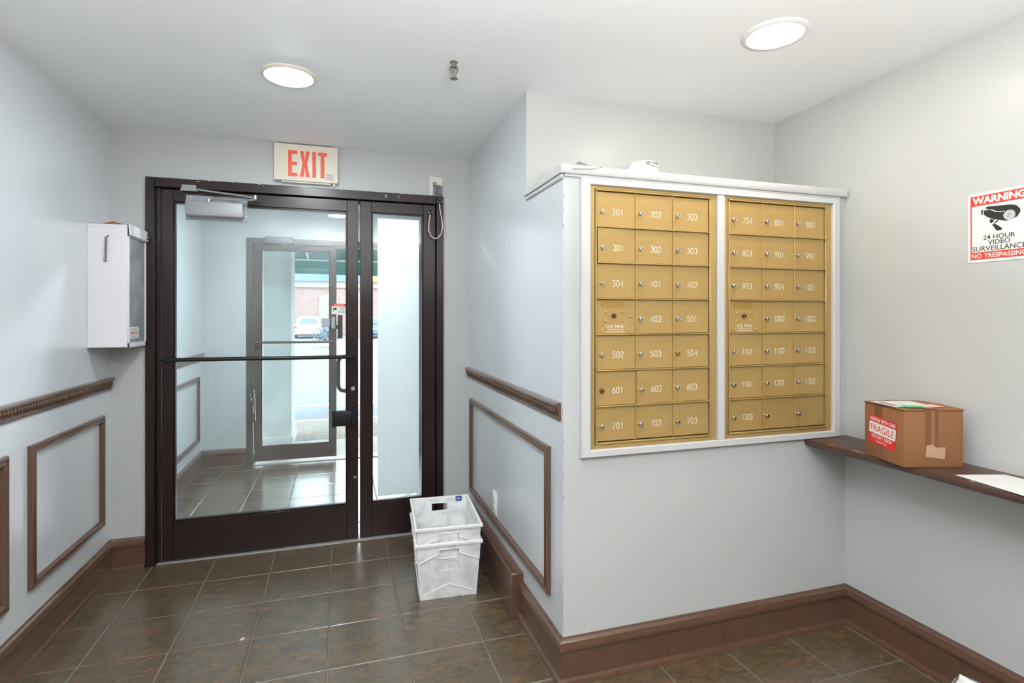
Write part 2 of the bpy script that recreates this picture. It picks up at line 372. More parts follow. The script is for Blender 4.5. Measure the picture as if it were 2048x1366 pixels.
for o in (bpy.data.objects['wall_side'], wm):        # faces on the corridor side take the lighter, cooler, glossier wall material
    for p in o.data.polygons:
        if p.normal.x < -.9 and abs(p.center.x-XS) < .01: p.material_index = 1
mb = MB()                                         # chipped paint along the outside corner
for k in range(26):
    z = random.uniform(.18, 1.0) if k < 20 else random.uniform(1.0, 1.9); w = random.uniform(.001, .003); h = random.uniform(.003, .016)
    if k % 2: mb.face([(XS-.0004, YM+.0, z), (XS-.0004, YM+w, z+h*.3), (XS-.0004, YM+w*.8, z+h), (XS-.0004, YM, z+h*.9)])
    else: mb.face([(XS, YM-.0004, z), (XS+w, YM-.0004, z+h*.2), (XS+w*1.2, YM-.0004, z+h*.8), (XS, YM-.0004, z+h)])
tag(mb.build('paint_chip', 'chip', wm, smooth=False, recalc=False), kind='stuff')
fx0, fx1, fz = -.833, .80, 2.147
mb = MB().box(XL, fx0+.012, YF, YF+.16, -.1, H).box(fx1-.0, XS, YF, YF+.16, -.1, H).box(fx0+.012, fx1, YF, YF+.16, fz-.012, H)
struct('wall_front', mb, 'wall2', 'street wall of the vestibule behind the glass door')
# rear of the lobby, behind the camera; dark brown to cut light bounced forward
mb = MB().box(XL, XR, YR-.14, YR, -.1, H)
struct('wall_rear', mb, 'shelf')

# ------------------------------------------------------------------ baseboards, chair rails, panel mouldings
BASE = [(0, 0), (.03, 0), (.03, .008), (.026, .017), (.017, .021), (.014, .021), (.014, .122), (.022, .125), (.024, .131), (.023, .146), (.019, .153), (.019, .157), (.012, .160), (.007, .168), (.006, .172), (0, .172)]
def base(n, p0, p1, nrm, m0, m1, lab): struct('baseboard_'+n, MB().run(p0, p1, nrm, BASE, m0, m1), 'brown', lab)
base('left', (XL, YR), (XL, YB), (1, 0), 1, 1, 'brown baseboard along the left wall')
base('back', (XL, YB), (-1.037, YB), (0, -1), 1, 0, 'short brown baseboard left of the entrance door')
base('side', (XS, 2.402), (XS, YM), (-1, 0), 0, -1, 'brown baseboard on the wall beside the mail tubs')
base('mail', (XS, YM), (XR, YM), (0, -1), -1, 1, 'brown baseboard under the mailboxes')
base('right', (XR, YM), (XR, YR), (-1, 0), 1, 1, 'brown baseboard under the shelf')
base('vestibule', (XL, YB+.141), (XL, YF), (1, 0), 0, 1, 'brown baseboard left in the vestibule')
base('front', (XL, YF), (fx0, YF), (0, -1), 1, 0, 'brown baseboard left of the street door')
mb = MB().box(.758, XS, 2.402, YB-.021, 0, .21, .004)
struct('trim_1', mb, 'brown', 'brown boxed-in skirting behind the mail tubs')
RAIL = [(0, .998), (.007, .998), (.008, 1.006), (.013, 1.009), (.013, 1.013), (.008, 1.017), (.009, 1.022), (.017, 1.046), (.02, 1.05), (.024, 1.053), (.025, 1.060), (.021, 1.066), (0, 1.068)]
def bead_mesh():
    mb = MB(); t = bmesh.new(); bmesh.ops.create_uvsphere(t, u_segments=7, v_segments=5, radius=1)
    for v in t.verts: v.co = Vector((v.co.x*.0075, v.co.y*.0085, v.co.z*.0145))
    mb._merge(t); mb.tube([(-.0, -.011, .012), (-.002, -.0135, 0), (0, -.011, -.012)], .0022, 5)
    return mb.mesh('bead', M['brown'])
BEAD = bead_mesh()
def rail(n, p0, p1, nrm, m0, m1, lab, y0, y1, x, sgn):
    r = struct(n, MB().run(p0, p1, nrm, RAIL, m0, m1), 'brown', lab); k = int((y1-y0)/.024)
    for i in range(k):
        link('bead', BEAD, r, (x+sgn*.014, y0+(i+.5)*(y1-y0)/k, 1.034), (0, R(12)*sgn, 0))
rail('trim_2', (XL, .6), (XL, YB), (1, 0), 0, 0, 'brown beaded chair rail on the left wall', 1.1, YB-.01, XL, 1)
rail('trim_3', (XS, YB), (XS, YM+.02), (-1, 0), 0, 0, 'brown beaded chair rail ending at the mailbox corner', YM+.035, YB-.01, XS, -1)
struct('trim_4', MB().run((XL, YB+.141), (XL, YF), (1, 0), RAIL), 'brown', 'chair rail in the vestibule')
PROF = [(0, 0), (0, .012), (.004, .017), (.009, .018), (.012, .013), (.017, .012), (.022, .018), (.028, .020), (.033, .015), (.036, .006), (.036, 0)]   # inward offset, height
def panel(n, X, sgn, y0, y1, z0, z1, lab):
    mb = MB(); rings = []
    for (w, d) in PROF:
        x = X+sgn*d
        rings.append([mb.bm.verts.new(p) for p in ((x, y0+w, z0+w), (x, y1-w, z0+w), (x, y1-w, z1-w), (x, y0+w, z1-w))])
    for i in range(len(rings)-1):
        for k in range(4): mb.bm.faces.new((rings[i][k], rings[i][(k+1) % 4], rings[i+1][(k+1) % 4], rings[i+1][k]))
    struct(n, mb, 'brown', lab)
panel('trim_5', XL, 1, 2.70, 3.43, .285, .875, 'brown rectangular panel moulding on the left wall nearest the door')
panel('trim_6', XL, 1, 1.80, 2.543, .285, .875, 'brown panel moulding at the left edge of the photo')
panel('trim_7', XL, 1, .90, 1.64, .285, .875, None)
panel('trim_8', XS, -1, 2.056, 3.45, .272, .875, 'brown panel moulding around the wall outlet')
panel('trim_9', XL, 1, 4.0, 5.50, .275, .865, 'panel moulding seen through the door glass')

# ------------------------------------------------------------------ mailbox surround and ledge
mb = MB(); fy = YM-.022
ox0, ox1, oz0, oz1 = .886, 2.172, .856, 1.938
def fr(mb, x0, x1, z0, z1, w):      # mitred flat frame with a small bevel, around an opening inset by w
    P = [(0, YM, 0), (0, fy+.004, 0), (.004, fy, 0), (w[0]-.003, fy, 0), (w[0], fy+.003, 0), (w[0], YM+.02, 0)]
    rings = []
    for (d, y, _) in P:
        f = d/w[0]
        rings.append([mb.bm.verts.new(p) for p in ((x0+f*w[0], y, z0+f*w[1]), (x1-f*w[0], y, z0+f*w[1]), (x1-f*w[0], y, z1-f*w[2]), (x0+f*w[0], y, z1-f*w[2]))])
    for i in range(len(rings)-1):
        for k in range(4): mb.bm.faces.new((rings[i][k], rings[i][(k+1) % 4], rings[i+1][(k+1) % 4], rings[i+1][k]))
fr(mb, ox0, ox1, oz0, oz1, (.0385, .0275, .0255))
mb.box(1.5115, 1.5465, fy+.004, YM+.02, .8835, 1.9125, .002)
struct('trim_10', mb, 'whitewood', 'white wooden frame around the gold mailboxes')
mb = MB(); x0, x1 = XS-.018, 2.214; y0, y1 = YM-.018, YU+.002; dz = -.020
prof = [(y0, 1.951), (y0-.004, 1.956), (y0-.004, 1.978), (y0, 1.983)]
pts = [(x0, y, z) for y, z in prof]+[(x0, YU-.001, 1.983+dz), (x0, YU-.001, 1.9495+0)]
mb.prism([(x0, y0, 1.9495), (x0, y0-.004, 1.955), (x0, y0-.004, 1.978), (x0, y0, 1.983), (x0, YU-.001, 1.970), (x0, YU-.001, 1.9495)], (x1-x0, 0, 0))
mb.box(x0+.008, XS, YM-.006, YU-.004, 1.932, 1.9495, .003).box(x0+.02, 2.19, YM-.010, YM, 1.9395, 1.9495, .002)
struct('trim_11', mb, 'whitewood', 'white ledge capping the mailbox wall')

# ------------------------------------------------------------------ mailboxes
def lock_mesh(m):
    mb = MB(); mb.lathe([(.0098, 0), (.0098, -.002), (.0086, -.004), (.0082, -.0105), (.007, -.0118), (.0, -.0118)], (0, 0, 0), 'y', 16)
    mb.mi = 1; mb.box(-.0011, .0011, -.0124, -.0116, -.0042, .0042).lathe([(.0022, -.0124), (.0, -.0124)], (0, 0, .001), 'y', 8)
    return mb.mesh('lock', [m, 'void'])
LOCK, LOCKB, LOCKD = lock_mesh('chrome'), lock_mesh('brass'), lock_mesh('bronzelock')
CW, RH, DX0, DZ1 = .1723, .1405, .031, 1.893
def door_mesh():
    mb = MB(); mb.box(-CW+.0035, 0, -.0022, 0, -RH/2+.0035, RH/2-.0025, .0007)         # origin on its hinge (right) edge
    return mb.mesh('mailbox_door', 'gold', smooth=False)
DOOR = door_mesh()
def rivet(mb, x, z, y, r=.0052): mb.lathe([(r, 0), (r*.9, -.0018), (r*.5, -.0034), (0, -.0038)], (x, y, z), 'y', 10)
_r = MB(); rivet(_r, 0, 0, 0); RIVET = _r.mesh('rivet', 'goldf')
def mail_unit(x0, x1, nums, label):
    t = thing('mailbox_unit', label, 'mailbox', (x0, YM+.003, .884), group='gold mailbox banks'); yf = YM-.008; gx0 = x0+DX0; gx1 = gx0+3*CW; gz1 = DZ1; gz0 = gz1-7*RH
    mb = MB()
    mb.box(x0, gx0-.009, yf, YM+.01, .884, 1.912, .0015).box(gx1+.009, x1, yf, YM+.01, .884, 1.912, .0015)
    mb.box(x0, x1, yf+.0006, YM+.01, gz1+.008, 1.912, .0015).box(x0, x1, yf+.0006, YM+.01, .884, gz0-.010, .0015)
    mb.box(gx0-.007, gx0-.001, yf-.003, YM+.01, gz0-.008, gz1+.006, .001).box(gx1+.001, gx1+.007, yf-.003, YM+.01, gz0-.008, gz1+.006, .001)
    mb.box(gx0-.007, gx1+.007, yf-.0075, YM+.01, gz1+.0005, gz1+.006, .001).box(gx0-.007, gx1+.007, yf-.004, YM+.01, gz0-.008, gz0-.001, .001)
    mb.build('mailbox_frame', 'goldf', t)
    mb = MB().box(x0+.004, x1-.004, YM+.012, YM+.33, .89, 1.906); mb.build('mailbox_case', 'void', t)
    for k in range(1, 7):
        MB().box(gx0-.001, gx1+.001, yf-.0085, YM+.01, gz1-k*RH-.0019, gz1-k*RH+.0019, .0007).build('row_lip', 'goldf', t, smooth=False)
    for k in range(1, 3):
        MB().box(gx0+k*CW-.0016, gx0+k*CW+.0016, yf-.0015, YM+.01, gz0, gz1, .0006).build('divider', 'goldf', t, smooth=False)
    for i, n in enumerate(nums):
        r_, c_ = divmod(i, 3); hx = gx0+(c_+1)*CW-.002; zc = gz1-(r_+.5)*RH
        d = link('mailbox_door', DOOR, t, Vector((hx, yf+.005, zc))-t.location)
        if n == 'US':
            d.name = 'lock_plate'; d['label'] = 'post office lock plate with rivets'
            for (u, v) in ((.12, .87), (.85, .87), (.12, .13), (.85, .13), (.88, .5), (.22, .62), (.66, .62), (.22, .38), (.66, .38)): link('rivet', RIVET, d, (-CW+.004+u*CW*.96, -.0022, (v-.5)*RH))
            l = link('lock', LOCKD, d, (-CW+.44*CW, -.0022, .004)); l.rotation_euler = (0, R(40), 0)
            MB().box(-CW+.14*CW, -CW+.72*CW, -.0026, -.002, RH*.24, RH*.44).build('worn_label', 'golddark', d, local=True, smooth=False)
            for s_, z, w, h, b in (('U.S. MAIL', -.0385, .078, .0125, .0), ('APPROVED BY THE', -.0515, .068, .005, .0), ('POSTMASTER GENERAL', -.0605, .082, .005, .0)):
                text(s_, w, h, 'engrave', d, (-CW*.52, -.0028, z), FACE_Y, b)
            continue
        lk = {'504': LOCKB, '601': LOCKD}.get(n, LOCK)
        l = link('lock', lk, d, (-CW+.0235, -.0022, -.009)); l.rotation_euler = (0, R(random.choice((0, 0, 15, -20, 35, 8))), 0)
        if n: link('number', number_mesh(n), d, (-CW+.094, -.0027, -.009)); d['label'] = 'mailbox door numbered '+n
        else: d['label'] = 'mailbox door without a number'
        if n in ('301', '602'): d.rotation_euler = (R(.4), R(-.5), R(2.6))
        elif n in ('204', '1101'): d.rotation_euler = (0, 0, R(.8))
        else: d.rotation_euler = (R(random.uniform(-.3, .3)), R(random.uniform(-.15, .15)), R(random.uniform(0, .25)))
    return t
mail_unit(.9255, 1.511, '201 202 203 301 302 303 304 401 402 US 403 501 502 503 504 601 602 603 701 702 703'.split(), 'left bank of gold mailboxes numbered 201 to 703 in white frame')
mail_unit(1.547, 2.1325, '704 801 802 803 901 902 903 904 1001 US 1002 1003 1101 1102 1103 1104 1201 1202 1203'.split()+['', ''], 'right bank of gold mailboxes numbered 704 to 1203 in white frame')

# ------------------------------------------------------------------ entrance door (door_1)
d1 = tag(link('door_1', None, None, (-.2, YB, 0)), 'dark bronze glazed entrance door with a narrow side leaf', kind='structure')
FY = YB-.017
mb = MB()
mb.box(-1.036, -.990, FY, YB+.139, 0, 2.187, .003).box(.600, .646, FY, YB+.139, 0, 2.187, .003).box(-.990, .600, FY, YB+.139, 2.133, 2.187, .003)
mb.box(-.990, -.966, YB+.012, YB+.12, 0, 2.133, .002).box(.588, .600, YB+.05, YB+.12, 0, 2.133, .002).box(-.966, .588, YB+.05, YB+.12, 2.112, 2.133, .002)
mb.build('door_frame', 'bronze', d1)
MB().box(-.985, .60, YB-.012, YB+.08, 0, .006, .002).build('threshold', 'thresh', d1)
def leaf(name, x0, x1, wl, wr, zt, zb, z0, z1, y0, y1, m, par):
    mb = MB(); mb.box(x0, x0+wl, y0, y1, z0, z1, .002).box(x1-wr, x1, y0, y1, z0, z1, .002).box(x0+wl, x1-wr, y0+.0005, y1-.0005, zt, z1, .002).box(x0+wl, x1-wr, y0+.0005, y1-.0005, z0, zb, .002)
    b = .009; yb = y0+.007
    gx0, gx1 = x0+wl, x1-wr
    mb.box(gx0, gx0+b, yb, y1-.007, zb, zt, .002).box(gx1-b, gx1, yb, y1-.007, zb, zt, .002).box(gx0+b, gx1-b, yb, y1-.007, zt-b, zt, .002).box(gx0+b, gx1-b, yb, y1-.007, zb, zb+b, .002)
    lf = mb.build(name, m, par)
    MB().box(gx0+b*.5, gx1-b*.5, (y0+y1)/2-.003, (y0+y1)/2+.003, zb+b*.5, zt-b*.5).build('glass_pane', 'glass', lf, smooth=False)
    return lf
LY0, LY1 = YB+.001, YB+.046
la = leaf('door_leaf', -.960, .1115, .058, .066, 2.058, .232, .014, 2.127, LY0, LY1, 'bronze', d1)
lb = leaf('side_leaf', .1225, .595, .070, .078, 2.060, .230, .014, 2.127, LY0, LY1, 'bronze', d1)
mb = MB(); by, bz = YB-.062, 1.160
mb.tube([(-.938, by+.01, bz), (-.93, by, bz), (.075, by, bz-.004), (.083, by+.01, bz-.004)], .0115, 12)
mb.tube([(-.93, by, bz), (-.93, LY0, bz)], .013, 10).tube([(.075, by, bz-.004), (.075, LY0, bz-.004)], .013, 10)
mb.build('push_bar', 'black', la)
mb = MB(); hy = LY1+.055
mb.tube([(.078, LY1, 1.15), (.078, hy, 1.15), (.03, hy, 1.15), (.008, hy, 1.143), (-.004, hy, 1.128), (-.007, hy, 1.11), (-.007, hy, .968), (-.004, hy, .95), (.008, hy, .934), (.03, hy, .928), (.078, hy, .928), (.078, LY1, .928)], .0125, 10)
mb.build('pull_handle', 'bronze2', la)
mb = MB().box(-.032, .072, YB-.034, LY0, .728, .822, .005, 2).box(.06, .100, YB-.012, LY0, .720, .832, .003).tube([(-.032, YB-.02, .724), (-.032, YB-.02, .826)], .012, 10)
mb.build('lock_case', 'black', la)
MB().lathe([(.014, 0), (.014, -.006), (.011, -.010), (.0, -.010)], (.080, LY0, .953), 'y', 18).build('key_cylinder', 'steel', la)
mb = MB()
for z, w in ((.395, .02), (.4, .028), (.405, .016)): mb.box(.083, .083+w, YB-.0002, LY0, z-.0018, z+.0018)
mb.build('sticker_residue', 'inkgrey', la, smooth=False)
# door closer
t = thing('door_closer', 'silver door closer with folded arm at top of entrance door', 'door closer', (-.68, YB, 2.02))
MB().box(-.838, -.518, LY0-.005, LY0-.0005, 1.957, 2.100, .004).build('back_plate', 'steel', t)
MB().box(-.829, -.533, YB-.068, LY0-.005, 1.975, 2.058, .007, 2).build('closer_body', 'steel', t)
for x, z in ((-.815, 2.088), (-.535, 2.088), (-.526, 1.99)): MB().lathe([(.006, 0), (.005, -.003), (0, -.004)], (x, LY0-.005, z), 'y', 10).build('screw', 'chrome', t)
mb = MB(); mb.prism([(-.862, FY-.0, 2.118), (-.772, FY, 2.118), (-.780, FY, 2.134), (-.782, FY, 2.152), (-.852, FY, 2.152), (-.854, FY, 2.134)], (0, -.012, 0)); mb.build('arm_bracket', 'steel', t)
mb = MB(); e = (-.462, YB-.10, 2.088)
mb.tube([(-.772, FY-.02, 2.128), (-.70, FY-.03, 2.118), e], .006, 8).lathe([(.011, -.012), (.012, 0), (.011, .012), (0, .013)], e, 'z', 14); mb.build('forearm', 'chrome', t)
mb = MB(); mb.tube([(e[0], e[1], e[2]-.012), (-.50, YB-.08, 2.076), (-.69, YB-.045, 2.078), (-.715, YB-.035, 2.066)], .0065, 8).lathe([(.011, -.010), (.011, .016), (0, .017)], (-.715, YB-.034, 2.060), 'z', 14); mb.build('main_arm', 'chrome', t)
# sheet on the side leaf, sticker on the glass
tag(MB().box(.233, .495, LY1-.010, LY1-.008, .255, 2.030).build('blank_sheet', 'paperback', smooth=False), 'tall blank white sheet covering the narrow side glass', 'sheet')
t = thing('security_sticker', 'small red and white security sticker on the door glass', 'sticker', (-.002, YB+.019, 1.45))
MB().box(-.047, .044, YB+.0184, YB+.0192, 1.418, 1.482).build('backing', 'signwhite', t, smooth=False)
MB().box(-.047, .044, YB+.0178, YB+.0184, 1.466, 1.482).build('red_band', 'labelred', t, smooth=False)
text('WARNING', .06, .009, 'signwhite', t, (0, -.0018, .024), FACE_Y, .01)
for s_, z, w in (('24 HOUR', .007, .036), ('VIDEO', -.006, .026), ('SURVEILLANCE', -.019, .052)): text(s_, w, .007, 'ink', t, (.016, -.0010, z), FACE_Y)
mb = MB(); mb.prism([(-.042, YB+.0182, 1.451), (-.022, YB+.0182, 1.458), (-.016, YB+.0182, 1.451), (-.018, YB+.0182, 1.445), (-.034, YB+.0182, 1.444)], (0, -.0005, 0)).prism([(-.040, YB+.0182, 1.436), (-.034, YB+.0182, 1.446), (-.030, YB+.0182, 1.446), (-.036, YB+.0182, 1.434)], (0, -.0005, 0))
mb.build('camera_symbol', 'ink', t, smooth=False)

# ------------------------------------------------------------------ exit sign, junction box, cable
t = thing('exit_sign', 'cream EXIT sign with orange-red letters above the entrance door', 'exit sign', (-.19, YB, 2.21))
MB().box(-.360, -.018, 3.502, YB, 2.222, 2.425, .006, 2).build('housing', 'cream', t)
MB().box(-.371, -.009, 3.492, 3.504, 2.214, 2.434, .006, 2).build('face_plate', 'cream', t)
def boxes(mb, L, x0, z0, sx, sz, y0, y1):
    for a, b, c, d in L: mb.box(x0+a*sx, x0+b*sx, y0, y1, z0+c*sz, z0+d*sz)
lx = -.292; lw = .052; z0, z1 = 2.240, 2.395; zh = z1-z0; yl0, yl1 = 3.4908, 3.492
mb = MB(); boxes(mb, [(0, .40, 0, 1), (.40, 1, 0, .135), (.40, .96, .435, .565), (.40, 1, .865, 1)], lx, z0, lw, zh, yl0, yl1); mb.build('letter_e', 'exitred', t, smooth=False)
x = lx+.066; w = .055; mb = MB()
mb.prism([(x, yl1, z0), (x+.0215, yl1, z0), (x+w/2, yl1, z0+zh*.36), (x+w-.0215, yl1, z0), (x+w, yl1, z0), (x+w/2+.013, yl1, z0+zh*.5), (x+w, yl1, z1), (x+w-.0215, yl1, z1), (x+w/2, yl1, z0+zh*.64), (x+.0215, yl1, z1), (x, yl1, z1), (x+w/2-.013, yl1, z0+zh*.5)], (0, yl0-yl1, 0)); mb.build('letter_x', 'exitred', t, smooth=False)
x = lx+.136; MB().box(x, x+.0205, yl0, yl1, z0, z1).build('letter_i', 'exitred', t, smooth=False)
x = lx+.168; MB().box(x, x+.052, yl0, yl1, z1-.021, z1).box(x+.0155, x+.0365, yl0, yl1, z0, z1-.021).build('letter_t', 'exitred', t, smooth=False)
MB().box(-.078, -.034, 3.4912, 3.492, 2.232, 2.268).build('sticker', 'paper', t, smooth=False)
mb = MB()
for z in (2.2625, 2.257, 2.243, 2.237): mb.box(-.072, -.04, 3.4908, 3.4912, z-.0006, z+.0006)
mb.build('fine_print', 'inkgrey', t, smooth=False)
MB().box(-.33, -.05, 3.505, 3.53, 2.206, 2.222, .002).box(-.036, -.026, 3.505, 3.515, 2.198, 2.222, .001).build('downlight_strip', 'cream', t)
t = thing('junction_plate', 'broken beige switch plate with bare wires above door frame corner', 'junction box', (.60, YB, 2.245))
mb = MB(); yy = YB-.012
mb.prism([(.556, yy, 2.188), (.574, yy, 2.188), (.578, yy, 2.232), (.576, yy, 2.276), (.603, yy, 2.276), (.605, yy, 2.262), (.640, yy, 2.258), (.640, yy, 2.303), (.634, yy, 2.309), (.562, yy, 2.312), (.556, yy, 2.306)], (0, .012, 0)); mb.build('plate', 'beige', t, smooth=False)
MB().box(.574, .638, YB-.004, YB-.0005, 2.19, 2.276).build('box_opening', 'grey', t, smooth=False)
mb = MB()
for k in range(7):
    x = .585+k*.008; mb.tube([(x, YB-.004, 2.262-k*.003), (x+random.uniform(-.01, .01), YB-.02, 2.24), (x+random.uniform(-.012, .012), YB-.016, 2.215), (x+.006, YB-.006, 2.193)], .0028, 6)
mb.box(.606, .636, YB-.018, YB-.004, 2.20, 2.250, .003); mb.build('wire', 'wire', t)
t = thing('door_contact_cable', 'white looped cable joining two black connectors on door frame', 'cable', (.60, FY, 2.1))
MB().box(.600, .638, FY-.012, FY, 2.134, 2.160, .004).build('connector', 'black', t); MB().box(.545, .580, LY0-.012, LY0, 2.066, 2.092, .004).build('connector', 'black', t)
for x, y, z in ((.605, FY-.012, 2.147), (.632, FY-.012, 2.147), (.550, LY0-.012, 2.078), (.575, LY0-.012, 2.078)): MB().lathe([(.0035, 0), (.003, -.0015), (0, -.002)], (x, y, z), 'y', 8).build('screw', 'chrome', t)
yc = FY-.008
mb = MB().tube([(.618, yc, 2.136), (.622, yc-.004, 2.09), (.633, yc-.01, 2.03), (.636, yc-.012, 1.98), (.628, yc-.013, 1.94), (.608, yc-.013, 1.912), (.585, yc-.012, 1.905), (.563, yc-.008, 1.92), (.549, yc-.004, 1.955), (.549, yc, 2.0), (.557, yc, 2.05), (.561, LY0-.008, 2.068)], .0034, 8); mb.build('cord', 'cable', t)

# ------------------------------------------------------------------ extinguisher cabinet on the left wall
cx0, cx1, cy0, cy1, cz0, cz1 = XL, -1.034, 3.249, 3.514, 1.243, 1.874
t = thing('extinguisher_cabinet', 'white metal wall cabinet with glazed front in the left corner', 'cabinet', (cx0, 3.38, cz0))
mb = MB(); w = .004
mb.box(cx0, cx1, cy0, cy0+w, cz0, cz1, .0015).box(cx0, cx1, cy1-w, cy1, cz0, cz1, .0015).box(cx0, cx1, cy0, cy1, cz0, cz0+w, .0015).box(cx0, cx1, cy0, cy1, cz1-w, cz1, .0015)
mb.box(cx0+.0005, cx1-.012, cy0-.001, cy0, cz0+.003, cz0+.018).box(cx0+.0005, cx1-.03, cy0-.001, cy0, cz1-.018, cz1-.003)
mb.build('body', 'white', t)
MB().box(cx0, cx0+.004, cy0+w, cy1-w, cz0+w, cz1-w).build('back_panel', 'grey', t, smooth=False)
mb = MB().box(cx1, cx1+.006, cy0, cy0+.012, cz0, cz1, .001).box(cx1, cx1+.006, cy1-.014, cy1, cz0, cz1, .001).box(cx1, cx1+.006, cy0, cy1, cz0, cz0+.024, .001).box(cx1, cx1+.006, cy0, cy1, cz1-.06, cz1, .001)
dr = mb.build('door', 'white', t)
mb = MB().prism([(cx1+.004, cy0-.002, cz1+.002), (cx1+.012, cy0-.002, cz1+.001), (cx1+.016, cy0-.002, cz1-.054), (cx1+.010, cy0-.002, cz1-.056)], (0, cy1-cy0, 0)); mb.build('hood_flap', 'white', dr)
MB().lathe([(.011, 0), (.012, .006), (.007, .012), (0, .013)], (cx1+.014, cy1-.03, cz1-.035), 'x', 14).build('knob', 'chrome', dr)
MB().box(cx1-.003, cx1, cy0+.008, cy1-.010, cz0+.02, cz1-.05).build('glass_pane', 'clearglass', dr, smooth=False)
lab = MB().box(cx1+.0002, cx1+.0008, cy0+.028, cy0+.165, cz0+.045, cz0+.105).build('label', 'signwhite', t, smooth=False)
ly = cy0+.0965-3.38
for s_, z, w_, h_, m_ in (('IN CASE OF FIRE', .092, .09, .008, 'inkgrey'), ('BREAK GLASS', .073, .108, .016, 'red'), ('PULL HANDLE TO OPEN', .055, .1, .006, 'inkgrey')): text(s_, w_, h_, m_, t, (cx1+.0012-cx0, ly, z), FACE_XP, .01)
mb = MB(); x = -1.128
mb.tube([(x+.014, cy0-.004, 1.814), (x+.006, cy0-.006, 1.806)]+[(x+.004*(1 if k % 2 else -1)+.004*(1-k/26), cy0-.006, 1.802-k*.0045) for k in range(26)]+[(x-.006, cy0-.006, 1.683), (x+.006, cy0-.006, 1.684)], .0034, 6); mb.build('chain', 'wire', t)
mb = MB(); P = [(-1.155, 3.27, cz1+.002), (-1.06, 3.26, cz1+.002), (-1.075, 3.33, cz1+.003), (-1.14, 3.35, cz1+.003)]
a = (-1.115, 3.30, cz1+.020); b = (-1.09, 3.31, cz1+.014)
for q in ((P[0], P[1], b, a), (P[1], P[2], b), (P[2], P[3], a, b), (P[3], P[0], a), (P[3], P[2], P[1], P[0])): mb.face(q)
tag(mb.build('crumpled_scrap', 'scrap', smooth=False), 'crumpled brown paper scrap lying on the white wall cabinet', 'scrap')

# ------------------------------------------------------------------ ceiling fixtures
def can(x, y, lens, label, r=.113, group='round ceiling lights', k=.82):
    t = thing('ceiling_light', label, 'ceiling light', (x, y, H), group=group)
    prof = [(r, 0), (r+.001, -.004), (r-.006, -.009), (r-.014, -.010), (r*k+.003, -.007), (r*k, -.003), (r*k, 0)]
    MB().lathe(prof, (x, y, H), 'z', 48).build('trim_ring', 'cream' if k > .75 else 'signwhite', t)
    mb = MB(); rr = r*k+.001; mb.lathe([(rr, -.003), (rr*.9, -.010), (rr*.6, -.016), (0, -.019)], (x, y, H), 'z', 48); mb.build('lens', lens, t)
    return t
can(-.2075, 2.525, 'lensA', 'round lit ceiling light before the exit sign')
can(1.526, 1.616, 'lensB', 'round lit ceiling light above the mailboxes', k=.71)
can(-.02, 1.27, 'lensC', 'round ceiling light reflected in the door glass')
can(1.45, -.55, 'lensR', 'round ceiling light behind the camera on the right'); can(-.05, -.55, 'lensR', 'round ceiling light behind the camera on the left')
can(.7, -2.1, 'lensR', 'round ceiling light near the rear window')
can(-.2, 4.3, 'lensV', 'unseen ceiling light added to brighten the vestibule')  # added lamp, out of view, that lifts the vestibule
t = thing('fire_sprinkler', 'small metal fire sprinkler head hanging from the ceiling', 'sprinkler', (.445, 2.188, H)); sx, sy = .445, 2.188
MB().lathe([(.016, 0), (.016, -.003), (.010, -.006), (.010, -.014), (.013, -.016), (.013, -.024), (.006, -.027), (.004, -.045), (0, -.045)], (sx, sy, H), 'z', 14).build('nozzle', 'sprinkler', t)
mb = MB().tube([(sx-.013, sy, H-.02), (sx-.014, sy, H-.035), (sx-.004, sy, H-.062)], .003, 6).tube([(sx+.013, sy, H-.02), (sx+.014, sy, H-.035), (sx+.004, sy, H-.062)], .003, 6); mb.build('yoke', 'sprinkler', t)
mb = MB(); mb.lathe([(.004, -.060), (.005, -.065), (.015, -.067), (.0155, -.069), (0, -.070)], (sx, sy, H), 'z', 16)
for k in range(10):
    a = 2*math.pi*k/10; mb.box(sx+.014*math.cos(a)-.002, sx+.014*math.cos(a)+.002, sy+.014*math.sin(a)-.002, sy+.014*math.sin(a)+.002, H-.0695, H-.0665)
mb.build('deflector', 'sprinkler', t)

# ------------------------------------------------------------------ outlet
t = thing('wall_outlet', 'white wall outlet above the panel moulding behind the mail tubs', 'outlet', (XS, 2.885, .375))
MB().box(XS-.006, XS, 2.850, 2.920, .312, .440, .003, 2).build('cover_plate', 'plastic', t)
for z in (.352, .400):
    s_ = MB().box(XS-.0085, XS-.005, 2.870, 2.900, z-.015, z+.015, .003, 2).build('socket', 'plastic', t)
    MB().box(XS-.0088, XS-.0082, 2.878, 2.8795, z-.006, z+.006).box(XS-.0088, XS-.0082, 2.890, 2.8915, z-.006, z+.006).build('slot', 'void', s_, smooth=False)

